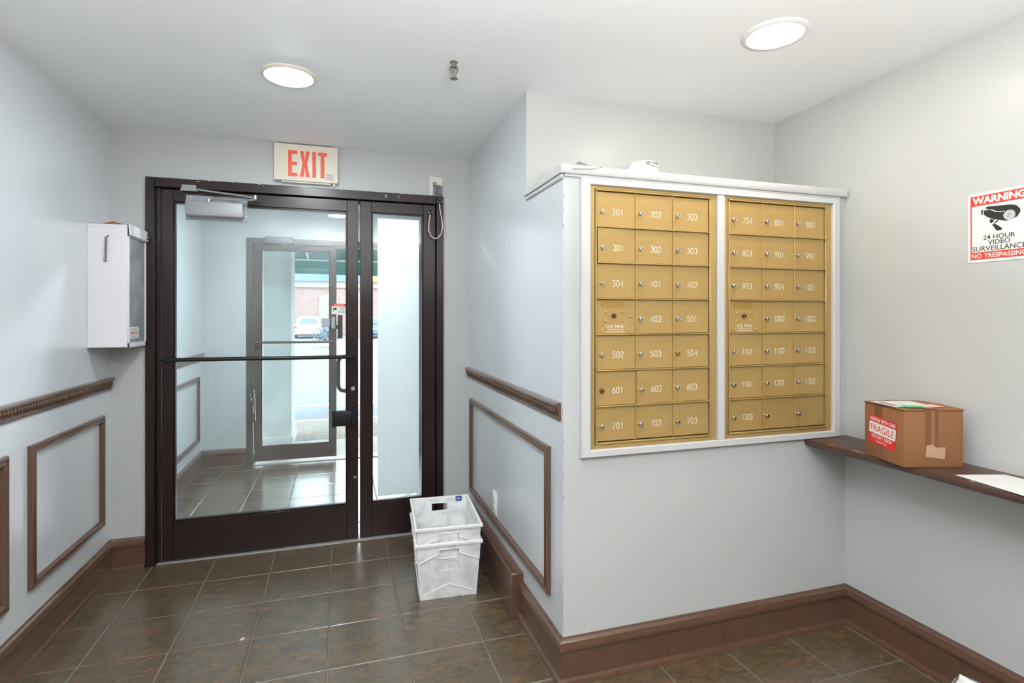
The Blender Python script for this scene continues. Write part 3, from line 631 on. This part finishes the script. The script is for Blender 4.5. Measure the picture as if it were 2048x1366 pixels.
# ------------------------------------------------------------------ mail tubs
def tub(label, loc, rz, emblem=False):
    t = thing('mail_tub', label, 'mail tub', loc, rz, group='nested white mail tubs')
    b = (.1415, .203); tp = (.160, .228); h = .275
    P = lambda u, v, s: None
    def corner(k, z):           # 0 front-left, 1 front-right, 2 back-right, 3 back-left
        f = z/h; x = b[0]+(tp[0]-b[0])*f; y = b[1]+(tp[1]-b[1])*f
        return Vector(((-x, -y, z), (x, -y, z), (x, y, z), (-x, y, z))[k])
    def on(k, u, v): return corner(k, v*h).lerp(corner((k+1) % 4, v*h), u)
    bm = bmesh.new()
    for k in range(4):
        us = [0, .36, .64, 1] if k % 2 == 0 else [0, .5, 1]; vs = [0, .74, .89, 1]
        for i in range(len(us)-1):
            for j in range(3):
                if k % 2 == 0 and i == 1 and j == 1: continue
                bm.faces.new([bm.verts.new(on(k, u, v)) for u, v in ((us[i], vs[j]), (us[i+1], vs[j]), (us[i+1], vs[j+1]), (us[i], vs[j+1]))])
    bm.faces.new([bm.verts.new(corner(k, 0)) for k in (3, 2, 1, 0)])
    bmesh.ops.remove_doubles(bm, verts=bm.verts, dist=.0005); bmesh.ops.recalc_face_normals(bm, faces=bm.faces[:])
    bmesh.ops.solidify(bm, geom=bm.faces[:], thickness=.004)
    mb = MB(); mb._merge(bm); mb.build('shell', 'tub', t, local=True, smooth=False)
    # rolled rim with a short skirt
    mb = MB(); prof = [(-.005, h-.004), (-.004, h+.004), (.003, h+.006), (.008, h+.004), (.009, h), (.008, h-.010), (.005, h-.010), (.004, h-.004)]; rings = []
    for d, z in prof: rings.append([mb.bm.verts.new((sx*(tp[0]+d), sy*(tp[1]+d), z)) for sx, sy in ((-1, -1), (1, -1), (1, 1), (-1, 1))])
    for i in range(len(rings)):
        q = rings[(i+1) % len(rings)]
        for k in range(4): mb.bm.faces.new((rings[i][k], rings[i][(k+1) % 4], q[(k+1) % 4], q[k]))
    mb.build('rim', 'tubrim', t, local=True, smooth=False)
    mb = MB()
    for k in range(4):          # handle surrounds, diagonal braces and fold ribs
        n = (corner((k+1) % 4, 0)-corner(k, 0)).cross(Vector((0, 0, 1))).normalized()
        pp = lambda u, v, o=.003: on(k, u, v)+n*o
        if k % 2 == 0:
            mb.tube([pp(.35, .73), pp(.65, .73), pp(.65, .90), pp(.35, .90), pp(.35, .73)], .004, 6)
            mb.tube([pp(.34, .50, .002), pp(.66, .50, .002), pp(.66, .68, .002), pp(.34, .68, .002), pp(.34, .50, .002)], .0018, 5)
        mb.tube([pp(.02, .66), pp(.30, .80), pp(.36, .82)], .0032, 6); mb.tube([pp(.98, .66), pp(.70, .80), pp(.64, .82)], .0032, 6)
        mb.tube([pp(.04, .06, .001), pp(.5, .24, .001), pp(.96, .06, .001)], .0028, 6); mb.tube([pp(.5, .24, .001), pp(.5, .66, .001)], .0024, 6)
    mb.build('brace', 'tubrim', t, local=True)
    mb = MB()
    for k in range(4):
        n = (corner((k+1) % 4, 0)-corner(k, 0)).cross(Vector((0, 0, 1))).normalized()
        for i in range(9):
            u = .06+i*.11; v = .70+.10*(1-abs(2*u-1)) if .33 > u or u > .67 else .70
            for s_ in (1, -1):
                p = on(k, u, v)+n*(.004 if s_ > 0 else -.005); tt = bmesh.new(); bmesh.ops.create_icosphere(tt, subdivisions=1, radius=.0042)
                bmesh.ops.translate(tt, vec=p, verts=tt.verts); mb._merge(tt)
    tag(mb.build('rivet', 'tubdot', t, local=True), kind='stuff')
    MB().box(-.042, .042, tp[1]-.0235, tp[1]-.0225, .12, .185).build('label_pocket', 'plastic', t, local=True, smooth=False)
    if emblem:
        MB().box(.092, .128, tp[1]-.0082, tp[1]-.0062, h-.024, h+.004).build('postal_emblem', 'blue', t, local=True, smooth=False)
        MB().prism([(.097, tp[1]-.0083, h-.012), (.116, tp[1]-.0083, h-.012), (.122, tp[1]-.0083, h-.007), (.101, tp[1]-.0083, h-.008)], (0, -.0004, 0)).build('emblem_mark', 'signwhite', t, local=True, smooth=False)
    return t
TX, TY, TR = .5335, 2.893, R(-4)
tub('lower white plastic mail tub standing on the tiles by the door', (TX, TY, .004), TR)
tub('upper white plastic mail tub nested inside the one below', (TX+.0005, TY, .083), TR, True)

# ------------------------------------------------------------------ shelf, carton, papers, sign, bin
SZ = .855; SX = 1.985
t = thing('wall_shelf', 'long dark brown wooden shelf on the right wall', 'shelf', (2.1, 1.2, SZ))
mb = MB(); pr = [(SX+.010, SZ), (XR, SZ), (XR, SZ-.030), (SX+.012, SZ-.030), (SX+.003, SZ-.025), (SX, SZ-.014), (SX+.003, SZ-.004)]
mb.prism([(x, YM-.001, z) for x, z in pr], (0, -2.6, 0)); mb.build('shelf_board', 'shelf', t)
MB().box(XR-.02, XR, YM-2.5, YM-.001, SZ-.07, SZ-.030, .002).build('cleat', 'wall2', t)
mb = MB()
for (x, y, a) in ((SX+.012, 1.80, .018), (SX+.018, 1.69, .02), (SX+.010, 1.66, .012), (SX+.015, 1.26, .008)): mb.face([(x-.006, y-a, SZ+.0004), (x+.004, y-a*.4, SZ+.0004), (x+.006, y+a*.6, SZ+.0004), (x-.004, y+a, SZ+.0004)])
tag(mb.build('worn_spot', 'cardedge', t, smooth=False), kind='stuff')
bw, bd, bh = .222, .210, .205
t = thing('cardboard_box', 'taped cardboard parcel with red FRAGILE label on the shelf', 'box', (1.946, 1.450, SZ), R(-16.1))
MB().box(0, bw, 0, bd, 0, bh, .003, 2).build('carton', 'card', t, local=True)
mb = MB().prism([(-.003, -.003, bh+.001), (bw+.002, -.003, bh+.001), (bw+.002, bd/2-.001, bh+.004), (-.003, bd/2-.001, bh+.004)], (0, 0, .0035)); mb.build('top_flap', 'card', t, local=True, smooth=False)
mb = MB().prism([(-.003, bd/2+.001, bh+.004), (bw+.002, bd/2+.001, bh+.004), (bw+.002, bd+.003, bh+.001), (-.003, bd+.003, bh+.001)], (0, 0, .0035)); mb.build('top_flap', 'card', t, local=True, smooth=False)
mb = MB().box(.080, .128, -.0012, -.0002, .05, bh+.001).box(.080, .128, -.004, bd, bh+.0078, bh+.0082); mb.build('tape_strip', 'cardtape', t, local=True, smooth=False)
mb = MB().box(.103, .1045, -.0022, -.0012, .05, bh).box(.110, .1112, -.0022, -.0012, .05, bh); mb.build('tape_seam', 'cardedge', t, local=True, smooth=False)
mb = MB().prism([(.080, -.0014, .038), (.150, -.0014, .030), (.154, -.0014, .072), (.118, -.0014, .072), (.105, -.0014, .084), (.082, -.0014, .078)], (0, -.0006, 0)); mb.build('tape_patch', 'cardscuff', t, local=True, smooth=False)
MB().box(-.0012, -.0002, .110, .150, .0, bh).build('tape_strip', 'cardtape', t, local=True, smooth=False)
MB().box(-.004, .155, .03, .172, bh+.0082, bh+.0090).build('address_label', 'paper', t, local=True, smooth=False)
mb = MB().box(.01, .03, .06, .15, bh+.0091, bh+.0094).box(.06, .064, .05, .11, bh+.0091, bh+.0094); mb.build('label_print', 'inkgrey', t, local=True, smooth=False)
mb = MB(); mb.prism([(.060+.045*math.cos(2*math.pi*k/24), .040+.022*math.sin(2*math.pi*k/24), bh+.0092) for k in range(24)], (0, 0, .0005)); mb.build('green_sticker', 'green', t, local=True, smooth=False)
MB().box(.125, .175, .03, .085, bh+.0091, bh+.0097).build('pink_sticker', 'pink', t, local=True, smooth=False)
lb_ = link('fragile_label', None, t, (-.0016, .106, .108), (R(0), 0, 0))
me = MB().box(-.0006, 0, -.072, .072, -.052, .054).mesh('fragile_label', 'labelred', smooth=False); bpy.data.objects.remove(lb_)
lb_ = link('fragile_label', me, t, (-.0014, .108, .104), (R(5), 0, 0))
MB().box(-.0010, -.0006, -.0705, .0705, -.014, .029).build('white_panel', 'signwhite', lb_, local=True, smooth=False)
for s_, z, w_, h_, m_, bo in (('HANDLE WITH CARE', .0415, .134, .014, 'signwhite', .02), ('FRAGILE', .0075, .124, .026, 'labelred', .0), ('DO NOT DROP', -.0245, .108, .0135, 'signwhite', .02), ('THANK YOU', -.041, .056, .008, 'signwhite', .0)):
    text(s_, w_, h_, m_, lb_, (-.0014, 0, z), FACE_X, bo)
mb = MB(); mb.prism([(2.02, 1.325, SZ+.0012), (2.185, 1.275, SZ+.0012), (2.175, .99, SZ+.0012), (1.968, 1.03, SZ+.0012)], (0, 0, .0012))
tag(mb.build('paper_sheet', 'paper', smooth=False), 'white paper sheet lying on the shelf right of the parcel', 'paper')
# warning sign
sy0, sy1, sz0, sz1 = 1.2185, 1.4146, 1.599, 1.851; cyy, czz = (sy0+sy1)/2, (sz0+sz1)/2
t = thing('warning_sign', 'red and white WARNING video surveillance sign on the right wall', 'sign', (XR, cyy, czz)); sw, sh = sy1-sy0, sz1-sz0
def P2(u, v, o): return (XR-o, sy1-u*sw, sz1-v*sh)      # u right, v down, o off the wall
def plate(name, m, u0, u1, v0, v1, o, th, r=0, par=None):
    pts = []
    for cx_, cv_, a0 in ((u1, v0, 0), (u0, v0, 90), (u0, v1, 180), (u1, v1, 270)):
        if r == 0: pts.append(P2(cx_, cv_, o)); continue
        ru = r/sw; rv = r/sh; ccx = cx_-ru if cx_ == u1 else cx_+ru; ccv = cv_+rv if cv_ == v0 else cv_-rv
        for k in range(5):
            a = R(a0+k*22.5); pts.append(P2(ccx+ru*math.cos(a), ccv-rv*math.sin(a), o))
    return MB().prism(pts, (-th, 0, 0)).build(name, m, par or t, smooth=False)
plate('sign_plate', 'signwhite', 0, 1, 0, 1, .0005, .002, .010)
plate('red_border', 'red', .045, .955, .04, .96, .0025, .0004)
plate('white_field', 'signwhite', .07, .93, .185, .855, .0029, .0004)
for s_, u, v, w_, h_, m_, bo in (('WARNING', .5, .11, .84, .105, 'signwhite', .045), ('24 HOUR', .51, .652, .50, .068, 'ink', .012), ('VIDEO', .51, .727, .35, .068, 'ink', .012), ('SURVEILLANCE', .5, .808, .84, .072, 'ink', .012), ('NO TRESPASSING', .5, .908, .86, .066, 'signwhite', .02)):
    text(s_, w_*sw, h_*sh, m_, t, Vector(P2(u, v, .0035))-t.location, FACE_X, bo)
def shp(mb, pts, o, th=.0003): mb.prism([P2(u, v, o) for u, v in pts], (-th, 0, 0))
mb = MB(); K = .0033
shp(mb, [(.28, .232), (.33, .213), (.70, .238), (.78, .262), (.835, .315), (.835, .36), (.79, .415), (.73, .435), (.62, .455), (.40, .40), (.31, .355), (.265, .315), (.27, .265), (.34, .250)], K)
shp(mb, [(.225, .262), (.25, .247), (.265, .252), (.25, .285), (.25, .325), (.225, .315)], K)
shp(mb, [(.36, .395), (.47, .425), (.52, .435), (.44, .475), (.37, .45)], K); shp(mb, [(.40, .475), (.46, .478), (.565, .55), (.545, .575), (.47, .572)], K)
mb.build('camera_symbol', 'ink', t, smooth=False)
mb = MB(); ring = lambda c, r0, r1, o: [mb.prism([P2(c[0]+ra*math.cos(a), c[1]+ra*.78*math.sin(a), o) for ra, a in ((r0, 2*math.pi*k/24), (r1, 2*math.pi*k/24), (r1, 2*math.pi*(k+1)/24), (r0, 2*math.pi*(k+1)/24))], (-.0003, 0, 0)) for k in range(24)]
c0 = (.672, .378); ring(c0, .082, .090, K+.0004); ring(c0, .045, .072, K+.0004); ring(c0, .014, .034, K+.0004)
shp(mb, [(.28, .258), (.39, .262), (.47, .298), (.56, .312), (.60, .312), (.60, .318), (.55, .320), (.46, .306), (.38, .270)], K+.0004); shp(mb, [(.45, .418), (.48, .428), (.42, .47), (.395, .462)], K+.0004)
mb.build('symbol_highlight', 'signwhite', t, smooth=False)
mb = MB()
for u in (.05, .95):
    for v in (.035, .965): mb.lathe([(.0022, 0), (.0022, -.0006), (0, -.0008)], P2(u, v, .0025), 'x', 8)
mb.build('screw', 'grey', t)
# bin at the lower right corner of the photo
t = thing('waste_bin', 'pale plastic waste bin on the floor in the bottom right corner', 'bin', (1.742, 1.133, 0), R(18.5))
mb = MB(); a0, a1 = .20, .26
def ringp(s_, z): return [(-a1/2-(a1/2-s_*a1/2)+0 if False else -a1/2-s_*a1/2, -a0/2+s_*a0/2, z), (-a1/2+s_*a1/2, -a0/2+s_*a0/2, z), (-a1/2+s_*a1/2, -a0/2-s_*a0/2, z), (-a1/2-s_*a1/2, -a0/2-s_*a0/2, z)]
rs = [[mb.bm.verts.new(p) for p in ringp(s_, z)] for s_, z in ((.78, 0), (.95, .325), (1.0, .33), (1.0, .346), (.97, .35), (.92, .349), (.90, .335), (.74, .01))]
for i in range(len(rs)-1):
    for k in range(4): mb.bm.faces.new((rs[i][k], rs[i][(k+1) % 4], rs[i+1][(k+1) % 4], rs[i+1][k]))
mb.bm.faces.new(rs[0]); mb.bm.faces.new(rs[-1])
bmesh.ops.bevel(mb.bm, geom=[e_ for e_ in mb.bm.edges if abs(e_.verts[0].co.z-e_.verts[1].co.z) > .004], offset=.02, segments=3, affect='EDGES', profile=.5)
mb.build('bucket', 'bin', t, local=True)
# things on the ledge
mb = MB(); g = []
ROWS = (((.845, 1.905, 1.962), (.935, 1.906, 1.970), (.965, 1.907, 1.981)), ((.858, 1.918, 1.985), (.935, 1.918, 1.985), (1.0, 1.922, 1.9845)),
        ((.885, 1.965, 2.002), (.955, 1.965, 1.992), (1.04, 1.965, 1.9835)), ((.925, 2.02, 2.031), (.985, 2.02, 2.012), (1.085, 2.01, 1.985)), ((.96, 2.07, 2.020), (1.03, 2.06, 2.006), (1.10, 2.04, 1.984)))
for (p, q, r) in ROWS:
    p, q, r = Vector(p), Vector(q), Vector(r)
    g.append([mb.bm.verts.new(p.lerp(q, i/3) if i < 4 else q.lerp(r, (i-3)/3)) for i in range(7)])
for j in range(len(g)-1):
    for i in range(6): mb.bm.faces.new((g[j][i], g[j][i+1], g[j+1][i+1], g[j+1][i]))
bmesh.ops.solidify(mb.bm, geom=mb.bm.faces[:], thickness=.0008)
tag(mb.build('folded_paper', 'greypaper'), 'folded white paper lying on the left end of the ledge', 'paper')
t = thing('tape_roll', 'white roll with fine print lying on the mailbox ledge', 'tape roll', (1.214, 2.02, 1.9795))
MB().lathe([(.040, .002), (.062, 0), (.068, .006), (.069, .030), (.066, .055), (.058, .064), (.044, .067), (.040, .062), (.040, .002)], (1.214, 2.02, 1.9795), 'z', 40).build('roll', 'paper', t)
mb = MB()
for a0_, a1_, z in ((-108, -88, .054), (-84, -50, .0535), (-106, -92, .046), (-88, -58, .0405), (-52, -42, .0395)):
    mb.tube([(1.214+.0685*math.cos(R(a)), 2.02+.0685*math.sin(R(a)), 1.9795+z) for a in [a0_+(a1_-a0_)*k/6 for k in range(7)]], .0019, 4)
mb.build('fine_print', 'inkgrey', t)

# ------------------------------------------------------------------ street door (door_2)
d2 = tag(link('door_2', None, None, (0, YF, 0)), 'street double door at the far side of the vestibule', kind='structure')
mb = MB().box(fx0, fx0+.055, YF-.012, YF+.155, 0, fz, .003).box(fx1-.02, fx1+.016, YF-.012, YF+.155, 0, fz, .003).box(fx0+.055, fx1-.02, YF-.012, YF+.155, fz-.055, fz, .003); mb.build('door_frame', 'bronze2', d2)
MB().box(fx0+.055, fx1-.02, YF-.02, YF+.14, -.006, .008, .003).build('threshold', 'thresh', d2)
l1 = leaf('door_leaf', -.772, -.028, .062, .062, 2.040, .165, .03, 2.088, YF+.01, YF+.055, 'bronze2', d2)
mb = MB().tube([(-.752, YF-.045, 1.16), (-.06, YF-.045, 1.16)], .012, 10).tube([(-.742, YF-.045, 1.16), (-.742, YF+.01, 1.16)], .013, 8).tube([(-.068, YF-.045, 1.16), (-.068, YF+.01, 1.16)], .013, 8); mb.build('push_bar', 'bronze2', l1)
MB().box(-.165, -.09, YF-.03, YF+.01, 1.305, 1.386, .004).build('lock_case', 'grey', l1); MB().box(-.075, -.045, YF-.006, YF+.01, 1.285, 1.40, .003).build('lock_plate', 'steel', l1)
mb = MB().box(-.018, .030, YF+.07, YF+.085, 1.185, 1.42, .003).box(-.05, -.01, YF+.055, YF+.075, 1.28, 1.32); mb.build('pull_plate', 'bronze', l1)
mb = MB()
for x0, z0, x1, z1 in ((-.80, .66, -.76, .71), (-.79, .64, -.77, .5), (-.765, .68, -.755, .42), (-.775, .4, -.77, .1)): mb.tube([(x0, YF+.006 if x0 > -.772 else YF-.014, z0), (x1, YF+.006 if x1 > -.772 else YF-.014, z1)], .003, 5)
mb.build('tape_residue', 'plastic', l1)
# second leaf stands open against the right jamb
l2 = leaf('door_leaf', 0, .74, .062, .062, 2.040, .165, .03, 2.088, 0, .045, 'bronze2', None); l2.parent = d2; l2.location = (fx1-.078, .16, 0); l2.rotation_euler = (0, 0, R(86))
t = thing('door_closer', 'grey door closer on the frame of the far street door', 'door closer', (-.57, YF, 2.12))
MB().box(-.665, -.415, YF-.072, YF-.012, 2.098, 2.158, .006, 2).build('closer_body', 'closer', t)
mb = MB().tube([(-.50, YF-.045, 2.09), (-.42, YF-.12, 2.072), (-.30, YF-.16, 2.062)], .007, 8).tube([(-.30, YF-.16, 2.058), (-.40, YF-.06, 2.05), (-.46, YF+.01, 2.045)], .006, 8).lathe([(.012, -.01), (.012, .01), (0, .011)], (-.30, YF-.16, 2.06), 'z', 12).lathe([(.014, -.02), (.014, .0), (0, .0)], (-.50, YF-.045, 2.10), 'z', 12); mb.build('closer_arm', 'closer', t)

# ------------------------------------------------------------------ street beyond the vestibule
tag(MB().box(-60, 60, 8.02, 90, -.4, -.06).build('road', 'asphalt', smooth=False), 'grey asphalt street', kind='structure')
tag(MB().box(-60, 60, YF+.13, 6.62, -.4, -.012).build('entrance_slab', 'lightconc', smooth=False), 'pale concrete slab outside the street door', kind='structure')
tag(MB().box(-60, 60, 6.62, 7.88, -.4, -.02).build('sidewalk', 'pebble', smooth=False), 'exposed aggregate sidewalk', kind='structure')
tag(MB().box(-60, 60, 7.88, 8.02, -.4, -.015, .01).build('curb', 'lightconc', smooth=False), 'pale concrete curb', kind='structure')
tag(MB().box(-60, 60, -60, YR-.5, -.4, -.06).build('rear_yard', 'lightconc', smooth=False), kind='structure')
mb = MB().box(-60, 60, 9.5, 9.65, -.061, -.057).box(-60, 60, 13.2, 13.3, -.061, -.057); tag(mb.build('road_marking', 'roadwhite', smooth=False), 'white line painted along the street', kind='structure')
tag(MB().box(-8, XL-T, YR, YF+.16, -.3, 5).box(XR+T, 9, YR, YF+.16, -.3, 5).box(XL-T, XR+T, YU, YF+.16, H+.13, 5).box(XL-T, XR+T, YR, YU, H+.13, 5).build('building_shell', 'stucco', smooth=False), kind='structure')
tag(MB().box(-.813, -.515, 6.60, 7.10, -.05, 3.4, .008).box(-.835, -.495, 6.58, 7.12, -.05, .06, .006).build('concrete_pillar', 'concrete'), 'square grey-green concrete pillar outside the street door', 'pillar')
t = thing('entrance_awning', 'dark green canvas awning over the street entrance', 'awning', (.1, 7.2, 2.2))
vy = 8.75
mb = MB(); nx = 24; row0, row1 = [], []
for i in range(nx+1):
    x = -1.9+4.2*i/nx; y = vy+.015*math.sin(i*1.9); row0.append(mb.bm.verts.new((x, vy, 2.265+.00*x))); row1.append(mb.bm.verts.new((x, y, 2.045-.012*x)))
for i in range(nx): mb.bm.faces.new((row0[i], row0[i+1], row1[i+1], row1[i]))
bmesh.ops.solidify(mb.bm, geom=mb.bm.faces[:], thickness=.003); mb.build('valance', 'canvas', t)
mb = MB().prism([(-1.9, vy, 2.27), (-1.9, YF+.17, 3.05), (-1.9, YF+.17, 3.054), (-1.9, vy, 2.274)], (4.2, 0, 0)); mb.build('canopy', 'canvas', t, smooth=False)
for x in (-1.9, 2.3):
    MB().prism([(x, vy, 2.05), (x, YF+.17, 2.6), (x, YF+.17, 3.05), (x, vy, 2.27)], (.004, 0, 0)).build('side_panel', 'canvas', t, smooth=False)
mb = MB().tube([(-1.9, vy-.02, 2.262), (2.3, vy-.02, 2.262)], .016, 8); mb.build('front_bar', 'awnbar', t)
for x in (-.45, .9): MB().tube([(x, vy-.02, 2.26), (x, YF+.17, 3.03)], .014, 8).build('rib', 'awnbar', t)
t = thing('brick_building', 'long low brick building with blue fascia across the street', 'building', (0, 48, 0))
MB().box(-34, 34, 46, 54, -.1, 3.75).build('brick_wall', 'brick', t, smooth=False); MB().box(-34, 34, 45.85, 54, 3.75, 4.25).build('beige_band', 'band', t, smooth=False)
MB().box(-34, 1.6, 45.7, 54, 4.25, 6.0).box(4, 34, 45.7, 54, 4.25, 6.0).build('blue_fascia', 'bluefascia', t, smooth=False); MB().box(1.6, 4, 45.65, 54, 4.25, 6.0).build('yellow_panel', 'yellow', t, smooth=False)
for x in (-4.9, -1.6, 3.4): 
    f_ = MB().box(x, x+1.5, 45.93, 46, 1.0, 3.1, .02).build('window', 'band', t, smooth=False); MB().box(x+.1, x+1.4, 45.9, 45.93, 1.1, 3.0).build('pane', 'band', f_, smooth=False)
def car(label, loc, rz, paint):
    t = thing('parked_car', label, 'car', loc, rz)
    def loft(secs):     # (y, half width, z0, z1, tuck at top)
        mb = MB(); rs = []
        for y, w, z0, z1, k in secs:
            h = z1-z0; rs.append([mb.bm.verts.new(p) for p in ((-w*.94, y, z0), (w*.94, y, z0), (w, y, z0+h*.3), (w, y, z0+h*.6), (w*k, y, z1-h*.06), (w*k*.9, y, z1), (-w*k*.9, y, z1), (-w*k, y, z1-h*.06), (-w, y, z0+h*.6), (-w, y, z0+h*.3))])
        for i in range(len(rs)-1):
            for k in range(10): mb.bm.faces.new((rs[i][k], rs[i][(k+1) % 10], rs[i+1][(k+1) % 10], rs[i+1][k]))
        mb.bm.faces.new(rs[0]); mb.bm.faces.new(rs[-1]); return mb
    loft([(-2.2, .72, .42, .86, .93), (-2.12, .84, .30, .95, .93), (-1.6, .89, .24, 1.0, .93), (0, .9, .22, .98, .94), (1.4, .88, .24, .9, .92), (2.05, .8, .3, .74, .9), (2.2, .66, .4, .66, .9)]).build('body', paint, t, local=True)
    cb = loft([(-1.95, .76, .93, .97, .95), (-1.35, .74, .95, 1.44, .80), (-.2, .76, .95, 1.5, .80), (.5, .75, .94, 1.42, .8), (1.2, .76, .90, .95, .95)]).build('cabin', paint, t, local=True)
    mb = MB().prism([(-.60, -1.94, 1.0), (.60, -1.94, 1.0), (.50, -1.48, 1.36), (-.50, -1.48, 1.36)], (0, -.012, .01)); mb.build('rear_window', 'carglass', cb, local=True, smooth=False)
    for s_ in (-1, 1):
        MB().prism([(s_*.765, -1.3, 1.0), (s_*.765, .9, 1.0), (s_*.63, .45, 1.38), (s_*.63, -1.2, 1.4)], (s_*.012, 0, 0)).build('side_window', 'carglass', cb, local=True, smooth=False)
        MB().box(s_*.80-.12, s_*.80+.06, -2.2, -1.98, .70, .84, .02).build('tail_light', 'tail', t, local=True)
        MB().lathe([(.03, -.02), (.05, -.05), (.02, -.08), (0, -.08)], (s_*.95, .75, .98), 'y', 10).box(s_*.84-.08, s_*.84+.08, .72, .76, .95, .99).build('wing_mirror', paint, t, local=True)
        for y in (-1.35, 1.35): MB().lathe([(.2, -.1), (.31, -.1), (.32, -.06), (.32, .06), (.31, .1), (.2, .1)], (s_*.78, y, .31), 'x', 20).build('wheel', 'rubber', t, local=True)
    MB().box(-.82, .82, -2.27, -2.05, .30, .52, .05, 2).build('bumper', paint, t, local=True); MB().box(-.6, .6, -2.24, -2.0, .22, .31, .02).build('lower_valance', 'rubber', t, local=True)
    MB().box(-.24, .24, -2.235, -2.19, .60, .72, .005).build('licence_plate', 'signwhite', t, local=True)
    return t
car('white parked car seen from behind through the street door', (-2.12, 41.2, -.06), R(4), 'carwhite')
car('blue parked car glimpsed beside the white sheet through the glass', (2.35, 40.0, -.06), R(-2), 'carblue')
t = thing('shrub_planter', 'pale planter with grey-blue shrub beside the parked white car', 'planter', (-.55, 27.6, -.06))
mb = MB().box(-.93, -.12, 27.2, 27.9, -.06, .28, .02); mb.build('planter_box', 'lightconc', t)
mb = MB()
for k in range(420):
    c_ = Vector((-.55+random.gauss(0, .26), 27.5+random.gauss(0, .2), .30+abs(random.gauss(.28, .22)))); a = Vector((random.uniform(-1, 1), random.uniform(-1, 1), random.uniform(-.5, 1))).normalized()*.09; b = a.orthogonal().normalized()*.035
    mb.face([c_-a, c_+b, c_+a, c_-b])
tag(mb.build('foliage', 'leaf', t, smooth=False, recalc=False), kind='stuff')
mb = MB()
for a, b, c in (((-.412, 2.600, .0005), (-.396, 2.606, .0005), (-.402, 2.610, .006)), ((-.402, 2.610, .006), (-.396, 2.606, .0005), (-.393, 2.614, .003)), ((-.412, 2.600, .0005), (-.402, 2.610, .006), (-.411, 2.612, .002))): mb.face([a, b, c])
bmesh.ops.solidify(mb.bm, geom=mb.bm.faces[:], thickness=.0006)
tag(mb.build('paper_scrap', 'plastic', smooth=False), 'tiny white paper scrap lying on the floor tiles', 'scrap')
mb = MB()                                         # pale paint flecks along the head of the door frame
for k in range(30):
    x = random.uniform(-1.0, .62); w = random.uniform(.003, .02); z = 2.187 if k < 22 else random.uniform(2.15, 2.18)
    mb.face([(x, FY-.0004, z), (x+w, FY-.0004, z-.0002), (x+w*.8, FY-.0004, z-random.uniform(.001, .0045)), (x+w*.2, FY-.0004, z-random.uniform(.001, .004))])
tag(mb.build('paint_fleck', 'chipw', d1, smooth=False, recalc=False), kind='stuff')
print('tiles', ntile)
